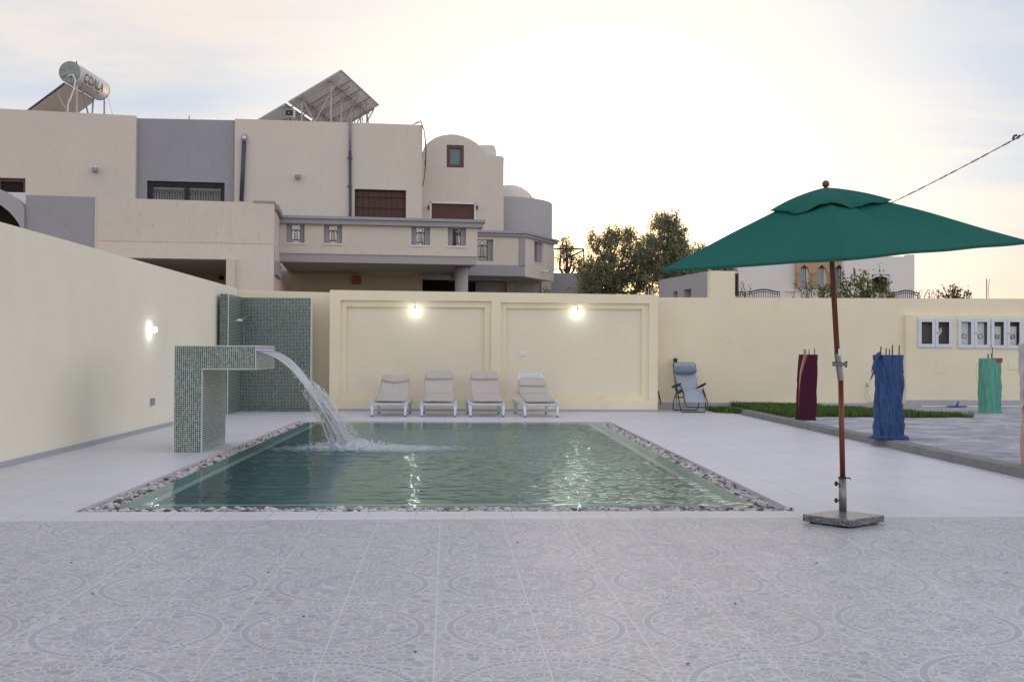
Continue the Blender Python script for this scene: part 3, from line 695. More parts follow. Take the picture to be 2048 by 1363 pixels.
for ci, c in enumerate(cab):
    cx = (c[0]+c[1])/2; t = thing('meter_cabinet', mlab[ci], 'meter cabinet', (cx, MY, c[2]), group='glazed meter cabinets in the right wall')
    mb = MB()                                        # box lining set into the block
    a0, a1, b0, b1 = holes[ci]; a0 += .002; a1 -= .002; b0 += .002; b1 -= .002
    mb.box(a0, a1, RY-.02, RY-.005, b0, b1); mb.box(a0, a0+.01, MY, RY-.02, b0, b1); mb.box(a1-.01, a1, MY, RY-.02, b0, b1); mb.box(a0+.01, a1-.01, MY, RY-.02, b0, b0+.01); mb.box(a0+.01, a1-.01, MY, RY-.02, b1-.01, b1)
    mb.build('cabinet_lining', MATS['lamp_grey' if ci == 1 else 'cabinet_dark'], t, world=True)
    mb = MB(); mb.wall(c[0]-.008, c[1]+.008, c[2]-.02, c[3]+.02, MY-.02, MY-.001, [(c[0]+.025, c[1]-.025, c[2]+.025, c[3]-.025)]); mb.build('cabinet_frame', 'frame_white', t, world=True, bevel=.003)
    for s in (0, 1):
        d0 = c[0]+.004 if s == 0 else cx+.004; d1 = cx-.004 if s == 0 else c[1]-.004
        mb = MB(); mb.wall(d0, d1, c[2]+.004, c[3]-.004, MY-.042, MY-.022, [(d0+.065, d1-.065, c[2]+.07, c[3]-.07)]); dr = mb.build('cabinet_door', 'frame_white', t, world=True, bevel=.003)
        if s == 1:
            mb = MB(); mb.tube([(d0+.03, MY-.055, (c[2]+c[3])/2), (d0+.03, MY-.04, (c[2]+c[3])/2)], .012, 8); mb.build('lock', 'black_paint', dr, world=True)
        for hz in (c[2]+.12, c[3]-.12):
            hx = d0-.004 if s == 0 else d1+.004; mb = MB(); mb.tube([(hx, MY-.046, hz-.035), (hx, MY-.046, hz+.035)], .007, 6); mb.build('hinge', 'frame_white', dr, world=True)
        mcx = (d0+d1)/2
        if ci > 0:
            mb = MB(); mb.box(mcx-.085, mcx+.085, MY+.045, RY-.021, c[2]+.03, c[3]-.17+(.09 if ci == 1 else 0)); mt = mb.build('meter', 'meter_white', t, world=True, bevel=.01)
            a = R(14 if s else -10); zc = c[2]+.26; w2, h2_ = .052, .045
            R2 = lambda dx, dz: (mcx-.01+dx*math.cos(a)-dz*math.sin(a), zc+dx*math.sin(a)+dz*math.cos(a))
            mb = MB(); mb.add([(*R2(p, q)[:1], MY+.038, R2(p, q)[1]) for p, q in ((-w2, -h2_), (w2, -h2_), (w2, h2_), (-w2, h2_))]+[(*R2(p, q)[:1], MY+.044, R2(p, q)[1]) for p, q in ((-w2, -h2_), (w2, -h2_), (w2, h2_), (-w2, h2_))], [(0,1,2,3),(7,6,5,4),(0,4,5,1),(1,5,6,2),(2,6,7,3),(3,7,4,0)])
            scr = mb.build('screen_frame', 'black_paint', mt, world=True)
            mb = MB(); mb.quad(*[(R2(p*.72, q*.72)[0], MY+.036, R2(p*.72, q*.72)[1]) for p, q in ((-w2, -h2_), (w2, -h2_), (w2, h2_), (-w2, h2_))]); mb.build('screen', 'sky_glass' if ci == 2 else 'meter_white', mt, world=True)
        elif s == 1:
            mb = MB(); mb.hexa([(mcx-.09, MY+.05, c[2]+.22), (mcx+.0, MY+.05, c[2]+.34), (mcx+.0, MY+.09, c[2]+.34), (mcx-.09, MY+.09, c[2]+.22)], [(mcx-.14, MY+.05, c[2]+.34), (mcx-.02, MY+.05, c[2]+.44), (mcx-.02, MY+.09, c[2]+.44), (mcx-.14, MY+.09, c[2]+.34)]); mb.build('junction_card', 'yellowed_plastic', t, world=True)

# ================================================================== mosaic shower
sh = thing('outdoor_shower', 'tall L-shaped shower wall in dark green mosaic in the corner', 'shower', (-3.9, 21.7, 0))
Y0 = 22.2; c0 = at(487, 593.5, Y0); c1 = at(622, 597.5, Y0); l0 = at(440, 587.5, 21.0); l1 = at(457, 587.5, 21.0)
mb = MB(); mb.box(c0.x, c1.x, Y0, Y0+.2, 0.04, c0.z-.015); sw = mb.build('back_panel', 'mosaic_shower', sh, world=True)
mb = MB(); mb.hexa([(l0.x, 21.0, 0), (l1.x, 21.0, 0), (c0.x, Y0, 0), (c0.x, Y0+.2, 0)], [(l0.x, 21.0, l0.z), (l1.x, 21.0, l0.z), (c0.x, Y0, c0.z), (c0.x, Y0+.2, c0.z)])
mb = MB(); mb.hexa([(l0.x, 21.0, 0), (l1.x, 21.0, 0), (l1.x, Y0+.2, 0), (l0.x, Y0+.2, 0)], [(l0.x, 21.0, l0.z), (l1.x, 21.0, l0.z), (l1.x, Y0+.2, c0.z), (l0.x, Y0+.2, c0.z)]); mb.build('side_panel', 'mosaic_shower', sh, world=True)
sh_l1 = l1.x
# close the corner between side and back
mb = MB(); mb.box(l1.x, c0.x, Y0+.002, Y0+.2, 0.04, c0.z-.015); mb.build('back_panel', 'mosaic_shower', sh, world=True)
for q_ in ((c1.x, c1.x+.012, Y0-.012, Y0+.2, 0.04, c0.z-.012), (l1.x-.006, l1.x+.006, 20.985, 21.0, 0, l0.z), (l1.x+.006, c1.x, Y0-.006, Y0+.2, c0.z-.015, c0.z-.003), (l0.x, l1.x-.006, 20.985, 21.0, l0.z, l0.z+.01)):
    mb = MB(); mb.box(*q_); mb.build('edge_trim', 'white_sill', sh, world=True)
mb = MB(); mb.box(l1.x+.001, c1.x+.05, Y0-.1, Y0+.2, 0, 0.04); mb.build('plinth', 'mosaic_shower', sh, world=True)
s0, s1 = at(500, 631, Y0-.02), at(478, 641.5, 21.4)
mb = MB(); mb.tube([(s0.x, Y0, s0.z), (s0.x-.05, Y0-.12, s0.z-.02), (s1.x+.05, s1.y+.15, s1.z+.05), (s1.x, s1.y, s1.z+.03)], .014, 8); mb.build('shower_arm', 'grey_pipe', sh, world=True, smooth=True)
mb = MB(); mb.lathe([(.02, .04), (.075, .012), (.08, 0), (.0, -.002)][::-1], (s1.x, s1.y, s1.z), 20); mb.build('shower_head', 'white_plastic', sh, world=True)
mb = MB(); mb.tube([(s1.x+.03, s1.y+.3, s1.z-.06), (s1.x+.04, s1.y+.32, .85)], .010, 8); mb.build('riser_pipe', 'grey_pipe', sh, world=True)
mb = MB(); mb.tube([(s1.x+.04, s1.y+.32, .95), (s1.x+.06, s1.y+.26, .95)], .035, 10); mb.build('mixer_tap', 'steel', sh, world=True)

# ================================================================== mosaic waterfall column
WX0, WX1, WX2 = -3.575, -3.235, -2.585; WY0, WY1 = 13.14, 14.42
wt, wb = at(357, 691, WY0).z, at(515, 738.5, WY0).z
wf = thing('waterfall_fountain', 'mosaic-clad L-shaped pillar with an arm that spouts water into the pool', 'fountain', (-3.4, 13.8, 0))
mb = MB(); mb.prism_xz([(WX0, 0), (WX1, 0), (WX1, wb), (WX2, wb), (WX2, wt), (WX0, wt)], WY0, WY1)
mb.build('pillar', 'mosaic', wf, world=True)
e = .008
for (xa, za), (xb, zb_) in (((WX0, wt), (WX2, wt)), ((WX1, wb), (WX2, wb)), ((WX1, 0), (WX1, wb)), ((WX2, wb), (WX2, wt)), ((WX0, 0), (WX0, wt))):
    mb = MB(); mb.tube([(xa, WY0, za), (xb, WY0, zb_)], e*.75, 6); mb.build('edge_trim', 'white_sill', wf, world=True)
for a_, b_ in (((WX2, WY0, wt), (WX2, WY1, wt)), ((WX2, WY0, wb), (WX2, WY1, wb)), ((WX1, WY1, 0), (WX1, WY1, wb))):
    mb = MB(); mb.tube([a_, b_], e*.75, 6); mb.build('edge_trim', 'white_sill', wf, world=True)
sz = at(515, 702, WY0).z
mb = MB(); mb.box(WX2+.001, WX2+.03, WY0+.03, WY1-.03, sz-.012, sz-.002); mb.build('spout_lip', 'steel', wf, world=True)
mb = MB(); mb.box(WX2+.001, WX2+.012, WY0+.03, WY1-.03, sz+.012, sz+.018); mb.build('led_strip', 'led_lit', wf, world=True)

# the falling sheet of water
jet = thing('falling_water', 'curved sheet of water falling from the mosaic arm into the pool', 'water jet', (SPL.x, SPL.y, 0))
from mathutils import noise as mn
def traj(s):                                       # s 0..1 along the fall
    x = (SPL.x-WX2)*s; return WX2+.02+x, sz-1.02*(x**2)-0.262*x
def hw(s): return 0.60*max(0, 1-s)**1.35*0.9+0.105
YC = (WY0+WY1)/2
mb = MB(); mb.uv = []
def sheet(u, v):
    x, z = traj(v); h = hw(v); y = YC+(u*2-1)*h*(1.0 if v > .02 else .98)
    am = 0.004+0.03*v
    n1 = mn.noise(Vector((u*7, v*2.0, 3)))+.5*mn.noise(Vector((u*19, v*5.0, 8)))
    n2 = mn.noise(Vector((u*9, v*2.5, 13)))
    return (x+am*1.3*n2, y+am*n2*1.5, z+am*1.6*n1)
NU, NV = 70, 130
mb.grid(sheet, NU, NV); mb.uv = [(i/NU, j/NV) for j in range(NV+1) for i in range(NU+1)]
mb.build('water_sheet', 'falling_water', jet, smooth=True, world=True)
mb = MB()                                          # ropes of water below the break-up
for k in range(90):
    s_a = rng.uniform(0.52, 0.86); s_b = min(1.03, s_a+rng.uniform(0.08, 0.25)); oy = rng.normal(0, 0.42); ox = rng.normal(0, .022)
    pts = []; rs = []; ph = rng.uniform(0, 9)
    for i in range(9):
        s = s_a+(s_b-s_a)*i/8; x, z = traj(s); pts.append((x+ox*(1+2.2*s)+.008*math.sin(ph+i), YC+oy*hw(s)*(1+.5*max(0, s-.5)), z+ox*.8+.008*math.cos(ph*2+i))); rs.append(.0025+.0065*math.sin(math.pi*i/8)*rng.uniform(.6, 1.3))
    mb.tube(pts, rs, 6)
mb.build('water_strands', 'droplet', jet, smooth=True, world=True)['kind'] = 'stuff'
mb = MB()
for k in range(2400):
    s = 1-abs(rng.normal(0, .22)) if k < 2330 else rng.uniform(.4, 1); x, z = traj(max(s, .1)); sp = .025+.13*max(0, s-.35)
    p = (x+rng.normal(0, sp*.8)+(.05 if s > .8 else 0), YC+rng.normal(0, hw(max(s, 0))*.55+.03), max(z+rng.normal(0, sp*.6), rng.uniform(.0, .1)))
    r = rng.uniform(.0025, .0065); mb.sphere(p, r, 6, 4, (1, 1, rng.uniform(1, 2.4)))
for k in range(1500):
    a = rng.uniform(0, 6.28); q = abs(rng.normal(0, .19)); p = (SPL.x+.12+q*math.cos(a)*1.6, SPL.y+q*math.sin(a), abs(rng.normal(0, .065))*max(.15, 1-q*1.6)+.002)
    mb.sphere(p, rng.uniform(.0025, .0075), 6, 4, (1, 1, rng.uniform(.8, 1.6)))
mb.build('water_drops', 'droplet', jet, smooth=True, world=True)['kind'] = 'stuff'
fo = thing('splash_foam', 'white foam boiling where the falling water hits the pool', 'foam', (SPL.x+.42, SPL.y-.02, 0.0), kind='stuff')
def foamf(u, v):
    x, y = (u-.5)*2.9, (v-.5)*1.5; r = math.hypot(x/1.25, y/.55); k = max(0, 1-r); rr2 = math.hypot((x+.38)/.36, y/.30)
    return (x, y, -0.004+.030*k*abs(mn.noise(Vector((x*7, y*9, 2))))+.015*k*mn.noise(Vector((x*21, y*25, 5)))+.15*math.exp(-rr2*rr2)*(.6+mn.noise(Vector((x*12, y*12, 7)))))
mb = MB(); mb.grid(foamf, 150, 80); mb.build('foam_patch', 'foam', fo, smooth=True)

# ================================================================== lit bulbs, switches
def bulb(px, py, Y, label, dxw=0.0, hold=0.16, X=None):
    p = at(px, py, Y)
    if X is not None: p.x = X
    t = thing('bare_bulb', label, 'light bulb', tuple(p), group='lit bare bulbs on the cream walls')
    mb = MB(); mb.sphere((0, 0, 0), .032, 14, 10, (1, 1, 1.25)); mb.build('glass_bulb', 'bulb_lit', t, smooth=True)
    mb = MB(); mb.lathe([(.020, .03), (.024, .04), (.021, .10), (.012, .115)], (0, 0, 0), 14); mb.build('lamp_holder', 'white_plastic', t, smooth=True)
    mb = MB(); mb.tube([(0, 0, .11), (-.012+dxw*.3, .03, .14), (.01+dxw, .06, .16), (-.03+dxw, .10, hold+.03), (-.05+dxw, .115, hold+.04)] if X is None else [(0, 0, .11), (-.02, .01, .14), (-.08, .0, .17)], .004, 6); mb.build('wire', 'pale_wire', t)
    return t
bulb(830, 621, FY-.03, 'lit bare bulb hanging over the left recessed panel', hold=.14)
bulb(1155, 624, FY-.03, 'lit bare bulb hanging over the right recessed panel', -.03, .14)
bulb(321, 659, 16.6, 'lit bare bulb sticking out of the plain left wall', X=LWX+.09)
def small_box(name, label, cat, x0, x1, y0, y1, z0, z1, mat, insert=None):
    t = thing(name, label, cat, ((x0+x1)/2, (y0+y1)/2, z0))
    mb = MB(); mb.box(x0, x1, y0, y1, z0, z1); mb.build('plate', mat, t, world=True, bevel=.004)
    if insert: mb = MB(); mb.box(*insert[0]); mb.build(insert[1], insert[2], t, world=True, bevel=.002)
x0, x1, z0, z1 = rect(1038, 703, 1052, 711, FY+.14)
small_box('wall_switch', 'small white switch plate inside the right recessed panel', 'switch', x0, x1, FY+.125, FY+.139, z0, z1, 'white_plastic', ((x0+.03, x1-.03, FY+.119, FY+.125, z0+.02, z1-.02), 'rocker', 'label_white'))
x0, x1, z0, z1 = rect(1038, 779, 1053, 788, FY+.14)
small_box('socket_box', 'pale grey socket box low on the wall behind the rightmost lounger', 'socket', x0, x1, FY+.10, FY+.139, z0, z1, 'skirting', ((x0+.02, x1-.02, FY+.094, FY+.10, z0+.02, z1-.02), 'socket_face', 'white_plastic'))
q = at(318, 803, 16.75)
small_box('wall_socket', 'grey socket box near the foot of the left wall', 'socket', LWX, LWX+.04, q.y-.07, q.y+.07, q.z-.055, q.z+.055, 'lamp_grey', ((LWX+.04, LWX+.046, q.y-.045, q.y+.045, q.z-.035, q.z+.035), 'socket_face', 'skirting'))

# ================================================================== sun loungers
from mathutils import noise as mn
def lounger(px, py, rz, tilt, label, shift=0.0, bow=0.0, seed=0, dy=0.0):
    p = gnd(px, py)
    t = thing('sun_lounger', label, 'sun lounger', (p.x, p.y+dy, 0), rz, 'white plastic loungers with taupe cushions')
    W = .325; S = .245
    mb = MB()
    for s in (-1, 1):
        mb.hexa([(s*W-.03, .0, S-.03), (s*W+.03, .0, S-.03), (s*W+.03, 1.45, S-.03), (s*W-.03, 1.45, S-.03)], [(s*W-.03, -.02, S+.035), (s*W+.03, -.02, S+.035), (s*W+.03, 1.45, S+.035), (s*W-.03, 1.45, S+.035)])
    mb.hexa([(-W+.03, -.01, S-.03), (W-.03, -.01, S-.03), (W-.03, .06, S-.03), (-W+.03, .06, S-.03)], [(-W+.03, -.02, S+.02), (W-.03, -.02, S+.02), (W-.03, .06, S+.02), (-W+.03, .06, S+.02)])
    for k in range(9): mb.box(-W+.03, W-.03, .10+k*.085, .16+k*.085, S+.0, S+.018)
    fr = mb.build('frame', 'frame_white', t, bevel=.012)
    for s in (-1, 1):                                # leg pairs joined by an arch under each side rail
        for (ya, yb) in ((.03, -.04), (1.12, 1.20)):
            mb = MB(); x = s*W; o_ = -s*.008
            mb.hexa([(x-.018+o_, yb-.022, .02), (x+.018+o_, yb-.022, .02), (x+.018+o_, yb+.022, .02), (x-.018+o_, yb+.022, .02)], [(x-.034, ya-.05, S-.028), (x+.034, ya-.05, S-.028), (x+.034, ya+.07, S-.028), (x-.034, ya+.07, S-.028)])
            lg = mb.build('leg', 'frame_white', t, bevel=.006)
            mb = MB(); mb.box(x-.02+o_, x+.02+o_, yb-.024, yb+.024, 0, .02); mb.build('foot', 'white_foot', lg)
    ca, sa = math.cos(tilt), math.sin(tilt); yh, zh = .80, S+.135
    def back(u, d, off): return (u, yh+d*ca-off*sa, zh+d*sa+off*ca)
    # plastic backrest
    mb = MB(); L = .70
    n = 12; pts = []
    for k in range(n+1):
        a = math.pi*k/n; pts.append((-.26*math.copysign(abs(math.cos(a))**.5, math.cos(a)), L-.10+.10*math.sin(a)**.6))
    out = [(.26, .0)]+[(x_, d_) for x_, d_ in reversed(pts)]+[(-.26, .0)]
    vs = [back(x_, d_, -.03) for x_, d_ in out]+[back(x_, d_, -.005) for x_, d_ in out]; m_ = len(out)
    mb.add(vs, [tuple(range(m_)), tuple(range(2*m_-1, m_-1, -1))]+[(i, i+m_, (i+1) % m_+m_, (i+1) % m_) for i in range(m_)])
    br = mb.build('backrest', 'frame_white', t)
    for k in range(10 if seed == 4 else 0):
        mb = MB(); x_ = -.19+k*.042; mb.add([back(x_-.008, L-.085, -.0035), back(x_+.008, L-.085, -.0035), back(x_+.008, L-.045, -.0035), back(x_-.008, L-.045, -.0035)], [(0, 1, 2, 3)]); mb.build('vent_slot', 'lamp_grey', br)
    # cushion: seat and back in one run, with the head flap on top
    Lb = .66-shift
    def cush(x0, top, w, d0, d1, th, rnd_front=.0, rnd_back=.0, bowl=0.0):
        def fn(u, v, side):
            d = d0+(d1-d0)*v; k = 1.0
            if rnd_front and d-d0 < rnd_front: q = 1-(d-d0)/rnd_front; k = math.sqrt(max(0, 1-q*q))*.28+.72
            if rnd_back and d1-d < rnd_back: q = 1-(d1-d)/rnd_back; k = math.sqrt(max(0, 1-q*q))*.32+.68
            xx = (u*2-1)*w*k+x0; ed = min(1, min(u, 1-u)/.07, min(v, 1-v)/.05+.0); ed = math.sin(min(1, max(0, ed))*math.pi/2)
            z_ = top+side*th*.5*(.25+.75*ed)+.010*mn.noise(Vector((xx*5, d*6, seed)))+.006*mn.noise(Vector((xx*14, d*19, seed+5)))
            dd = d-bowl*(1-(2*u-1)**2) if side else d
            return xx, dd, z_
        return fn
    def mapc(x_, d, z_):                             # d < 0.80 on the seat, beyond it up the back
        rise = .10*max(0, min(d, .8)-.1)/.7*1.0; z_ = z_+rise
        if d <= .74: return (x_, d, S+.035+z_)
        k = min(1, (d-.74)/.10); a = tilt*k; dd = d-.80
        if d < .84: q = d-.74; return (x_, .74+q*math.cos(a*.5)-z_*math.sin(a), S+.035+q*math.sin(a*.5)*1.0+z_*math.cos(a))
        q = d-.84; yb, zb_ = .74+.10*math.cos(tilt*.5), S+.035+.10*math.sin(tilt*.5)
        return (x_, yb+q*ca-z_*sa, zb_+q*sa+z_*ca)
    def slab(fn, nu, nv, name, mat, par, dshift=0, xk=0):
        mb = MB()
        mb.grid(lambda u, v: mapc(*[a+b for a, b in zip(fn(u, v, 1), (0, dshift, 0))]), nu, nv)
        mb.grid(lambda u, v: mapc(*[a+b for a, b in zip(fn(1-u, v, -1), (0, dshift, 0))]), nu, nv)
        n1 = (nu+1)*(nv+1); W_ = nu+1
        for i in range(nu): mb.f.append((i, n1+nu-i, n1+nu-i-1, i+1)); mb.f.append((nv*W_+i+1, n1+nv*W_+nu-i-1, n1+nv*W_+nu-i, nv*W_+i))
        for j in range(nv): mb.f.append((j*W_, (j+1)*W_, n1+(j+1)*W_+nu, n1+j*W_+nu)); mb.f.append(((j+1)*W_+nu, j*W_+nu, n1+j*W_, n1+(j+1)*W_))
        return mb.build(name, mat, par, smooth=True)
    xoff = .02 if seed % 2 else -.01
    cu = slab(cush(xoff, .03, .295, -.045, .84+Lb, .055, .10, .16), 26, 60, 'cushion', 'cushion_taupe', t)
    slab(cush(xoff, .075, .283, .84+Lb-.25, .84+Lb+.012, .05, .03 if not bow else .10, .16, bow), 26, 24, 'head_flap', 'cushion_taupe', cu)
    return t
lounger(777.5, 832.5, R(-1.5), R(29), 'taupe-cushioned lounger with the lowest backrest, nearest the water jet', bow=.05, seed=1)
lounger(877, 833, R(0.5), R(38), 'taupe-cushioned upright lounger second from the left', seed=2)
lounger(973.5, 833, R(2.5), R(37), 'taupe-cushioned upright lounger third from the left', seed=3)
lounger(1082, 833.5, R(6), R(39), 'lounger with white slotted backrest showing above its slipped taupe cushion', shift=.21, seed=4)

# ================================================================== reclining chair by the right wall
zc = thing('reclining_chair', 'black-framed folding recliner with pale blue mesh seat by the right wall', 'reclining chair', tuple(at(1378, 824, 22.0).to_2d().to_3d()))
def c(u, v, Y): return tuple(at(1300+u/8.517, 690+v/8.517, Y))
def tubec(name, pts, r=.011, closed=False, mat='black_tube', par=None):
    mb = MB(); P = [c(*q) for q in pts]; mb.tube(P, r, 8); return mb.build(name, mat, par or zc, world=True, smooth=True)
YF, YB = 22.02, 22.75
tubec('front_leg_frame', [(452, 700, 22.25), (478, 850, 22.15), (505, 1000, 22.08), (520, 1110, YF), (540, 1136, YF), (930, 1136, YF), (948, 1110, YF), (948, 1060, YF+.02), (940, 960, 22.12), (905, 735, 22.35)])
tubec('rear_leg_frame', [(470, 760, 22.3), (430, 860, 22.45), (400, 960, 22.6), (390, 1085, YB), (408, 1105, YB), (790, 1105, YB), (815, 1080, YB), (835, 960, 22.6), (880, 800, 22.4)])
tubec('seat_frame', [(470, 690, 22.4), (500, 680, 22.32), (535, 720, 22.25), (565, 820, 22.15), (592, 980, 22.0), (610, 1035, 21.97), (650, 1056, 21.95), (950, 1056, 21.95), (982, 1030, 21.97), (985, 1000, 22.0), (940, 850, 22.15), (905, 740, 22.3)])
tubec('back_frame', [(560, 800, 22.35), (480, 800, 22.45), (432, 760, 22.5), (428, 640, 22.55), (405, 470, 22.62), (400, 330, 22.7), (415, 298, 22.72), (750, 298, 22.72), (772, 330, 22.7), (772, 470, 22.62), (800, 740, 22.5)])
tubec('crossbar', [(440, 885, 22.45), (580, 890, 22.3)])
for pts in (((378, 716, 22.2), (430, 690, 22.3), (520, 655, 22.5)), ((812, 722, 22.5), (880, 690, 22.3), (948, 650, 22.15))):
    mb = MB(); mb.tube([c(*q) for q in pts], [.022, .03, .020], 8); mb.build('armrest', 'black_tube', zc, world=True, smooth=True)
mb = MB(); mb.tube([c(470, 820, 22.3), c(520, 780, 22.25), c(540, 750, 22.2)], [.02, .03, .015], 8); mb.build('lock_lever', 'black_tube', zc, world=True, smooth=True)
def fab(name, a, b, c_, d, mat, sag=.03, th=.006, n=12):
    A_, B_, C_, D_ = [Vector(c(*q)) for q in (a, b, c_, d)]
    def fn(u, v):
        p = A_.lerp(B_, u).lerp(D_.lerp(C_, u), v); p.y += sag*math.sin(math.pi*u)*math.sin(math.pi*v); p.z += .004*mn.noise(Vector((u*8, v*10, 1))); return p
    mb = MB(); mb.grid(fn, n, n*2); o = mb.build(name, mat, zc, world=True, smooth=True)
    m = o.modifiers.new('solid', 'SOLIDIFY'); m.thickness = th; return o
fab('back_fabric', (412, 296, 22.69), (765, 296, 22.69), (800, 760, 22.47), (470, 770, 22.47), 'blue_grey_mesh')
fab('seat_fabric', (560, 752, 22.40), (898, 752, 22.40), (948, 975, 22.0), (612, 975, 22.0), 'blue_grey_mesh', .02)
hp = [c(585, 420, 22.60)]
mb = MB(); mb.tube([c(402, 425, 22.6), c(430, 425, 22.58), c(500, 420, 22.55), c(690, 420, 22.55), c(750, 425, 22.58), c(776, 425, 22.6)], [.045, .072, .085, .085, .072, .045], 14); mb.build('head_pillow', 'pillow_blue_grey', zc, world=True, smooth=True)

bm_ = thing('broom', 'dark brush standing head-up behind the blue recliner', 'broom', tuple(at(1352, 818, 22.9).to_2d().to_3d()))
a, b_ = at(1352, 716, 22.92), at(1352, 724, 22.92)
mb = MB(); mb.hexa([(a.x-.045, 22.88, b_.z-.04), (a.x+.02, 22.88, b_.z-.04), (a.x+.02, 22.94, b_.z-.04), (a.x-.045, 22.94, b_.z-.04)], [(a.x-.055, 22.88, a.z), (a.x+.025, 22.88, a.z), (a.x+.025, 22.94, a.z), (a.x-.055, 22.94, a.z)]); mb.build('brush_head', 'black_paint', bm_, world=True)
mb = MB(); mb.tube([(a.x-.01, 22.91, b_.z-.03), (a.x, 22.8, 0.02)], .012, 8); mb.build('handle', 'lamp_grey', bm_, world=True)
st = thing('leaning_stick', 'thin dark stick leaning against the side of the panelled wall', 'stick', tuple(at(1321, 810, 22.7).to_2d().to_3d()))
a, b_ = at(1316.5, 782, 22.75), at(1322, 809, 22.6)
mb = MB(); mb.tube([a, (a+b_)/2, b_], [.012, .018, .010], 8); mb.build('shaft', 'black_paint', st, world=True)

# ================================================================== parasol
_k = [ray(q, 520).x/ray(q, 520).y for q in (1322, 2062, 1689)]; CY = 7.85
_s = np.linalg.solve(np.array([[1, -1, -_k[0]], [1, 1, _k[1]], [1, _k[2], -1]]), np.array([_k[0]*CY, _k[1]*CY, _k[2]*CY]))
C0 = Vector((_s[0], CY)); b0, s_ = _s[1], _s[2]; print('PARASOL', _s)
CL = Vector((C0.x-b0, C0.y+s_, at(1322, 541, C0.y+s_).z)); CF = Vector((C0.x-s_, C0.y-b0, at(1689, 517, C0.y-b0).z)); CR = Vector((C0.x+b0, C0.y-s_, at(2056, 484, C0.y-s_).z)); CB = CL+CR-CF
AP = at(1652, 379, 7.82)
pb = gnd(1685, 1040)
um = thing('parasol', 'tilted square green canvas parasol on a wooden pole in a granite base', 'parasol', (pb.x, pb.y, 0.004))
corn = [CL, CF, CR, CB]
def canpt(A_, B_, t_, r):                          # along the edge t_, from apex r=0 to rim r=1
    e_ = A_.lerp(B_, t_); p = AP.lerp(e_, r)
    p.z += .030*math.sin(math.pi*min(1, r**0.8))*(1-.25*math.sin(math.pi*t_))*(1.0-r*.6) - .035*math.sin(math.pi*t_)*math.sin(math.pi*r)
    p.z += .009*mn.noise(Vector((e_.x*2.2+r*3, e_.y*2.2, r*2.0)))*r+.008*math.sin(math.pi*t_)*mn.noise(Vector((t_*9+e_.x, r*1.2, 4)))*math.sin(math.pi*min(1, r*1.1))+.006*max(0, 1-abs(t_-.5)*22)*-math.sin(math.pi*r)
    inw = .018*math.sin(math.pi*t_)*r; cc = Vector((C0.x, C0.y, p.z)); p = p+(cc-p)*inw
    return p
mb = MB()
for k in range(4):
    A_, B_ = corn[k], corn[(k+1) % 4]; mb.grid(lambda u, v: canpt(A_, B_, u, max(v, .04)), 48, 40)
can = mb.build('canopy', 'green_canvas', um, world=True, smooth=True, weld=True)
m = can.modifiers.new('solid', 'SOLIDIFY'); m.thickness = .004
mb = MB()                                          # hem hanging a little below the rim
for k in range(4):
    A_, B_ = corn[k], corn[(k+1) % 4]
    mb.grid(lambda u, v: canpt(A_, B_, u, 1.0)-Vector((0, 0, .012*v)), 30, 1)
hm = mb.build('hem', 'green_canvas', can, world=True, smooth=True); m = hm.modifiers.new('solid', 'SOLIDIFY'); m.thickness = .004
mb = MB()                                          # vent cap with a wavy free edge
VR = .40
for k in range(4):
    A_, B_ = corn[k], corn[(k+1) % 4]
    def vent(u, v):
        p = canpt(A_, B_, u, VR*v*.80+.01); base = p.z
        p.z = AP.z+.0+(base-AP.z)*(.55+.40*v)+.012
        wv = math.sin(u*2*math.pi*1.5+k*1.3)*.5*math.sin(math.pi*u)+.5
        p.z += v*v*(.035*wv-.012+.02*math.sin(math.pi*u)*mn.noise(Vector((u*3+k*5, v, 2))))
        d_ = Vector((p.x-AP.x, p.y-AP.y, 0)); p += d_*(.06*math.sin(math.pi*u)*v*mn.noise(Vector((u*4+k*3, 1, 9))))
        return p
    mb.grid(vent, 24, 12)
vc = mb.build('vent_cap', 'green_canvas', can, world=True, smooth=True, weld=True); m = vc.modifiers.new('solid', 'SOLIDIFY'); m.thickness = .004
mb = MB(); fb = at(1651.5, 368, 7.82); mb.sphere(fb, .028, 16, 12); mb.tube([fb-Vector((0, 0, .06)), fb-Vector((0, 0, .02))], .014, 10); mb.build('finial', 'wood_pole', um, world=True, smooth=True)
PB = lambda px, py: at(px, py, 7.84)
j1, j0 = PB(1674.5, 706), PB(1681.5, 759)
mb = MB(); mb.tube([PB(1685.5, 960), j0], .0205, 14); mb.build('lower_pole', 'wood_pole', um, world=True, smooth=True)
mb = MB(); mb.tube([j1, PB(1663.5, 515), AP-Vector((0, 0, .0))], .0205, 14); mb.build('upper_pole', 'wood_pole', um, world=True, smooth=True)
mb = MB(); mb.tube([j0-(j1-j0)*.02, j1], .0235, 16); jt = mb.build('tilt_joint', 'steel', um, world=True, smooth=False)
jm = (j0+j1)/2+Vector((0, 0, .02)); mb = MB(); mb.tube([jm+Vector((-.045, -.012, -.0)), jm+Vector((.045, -.03, -.003))], .013, 12); mb.tube([jm+Vector((.034, -.026, -.002)), jm+Vector((.052, -.033, -.004))], .023, 16); mb.tube([jm+Vector((-.052, -.01, 0)), jm+Vector((-.036, -.012, 0))], .018, 16); mb.build('tilt_knob', 'steel', jt, world=True)
q = PB(1677.5, 705); mb = MB(); mb.box(q.x-.012, q.x+.022, 7.812, 7.818, q.z-.025, q.z+.03); mb.build('care_label', 'label_white', um, world=True)
mb = MB(); mb.tube([PB(1686, 1032), PB(1684.8, 955)], .0285, 20, caps=True); sl_ = mb.build('base_sleeve', 'steel', um, world=True, smooth=False)
for f in sl_.data.polygons: f.use_smooth = len(f.vertices) == 4
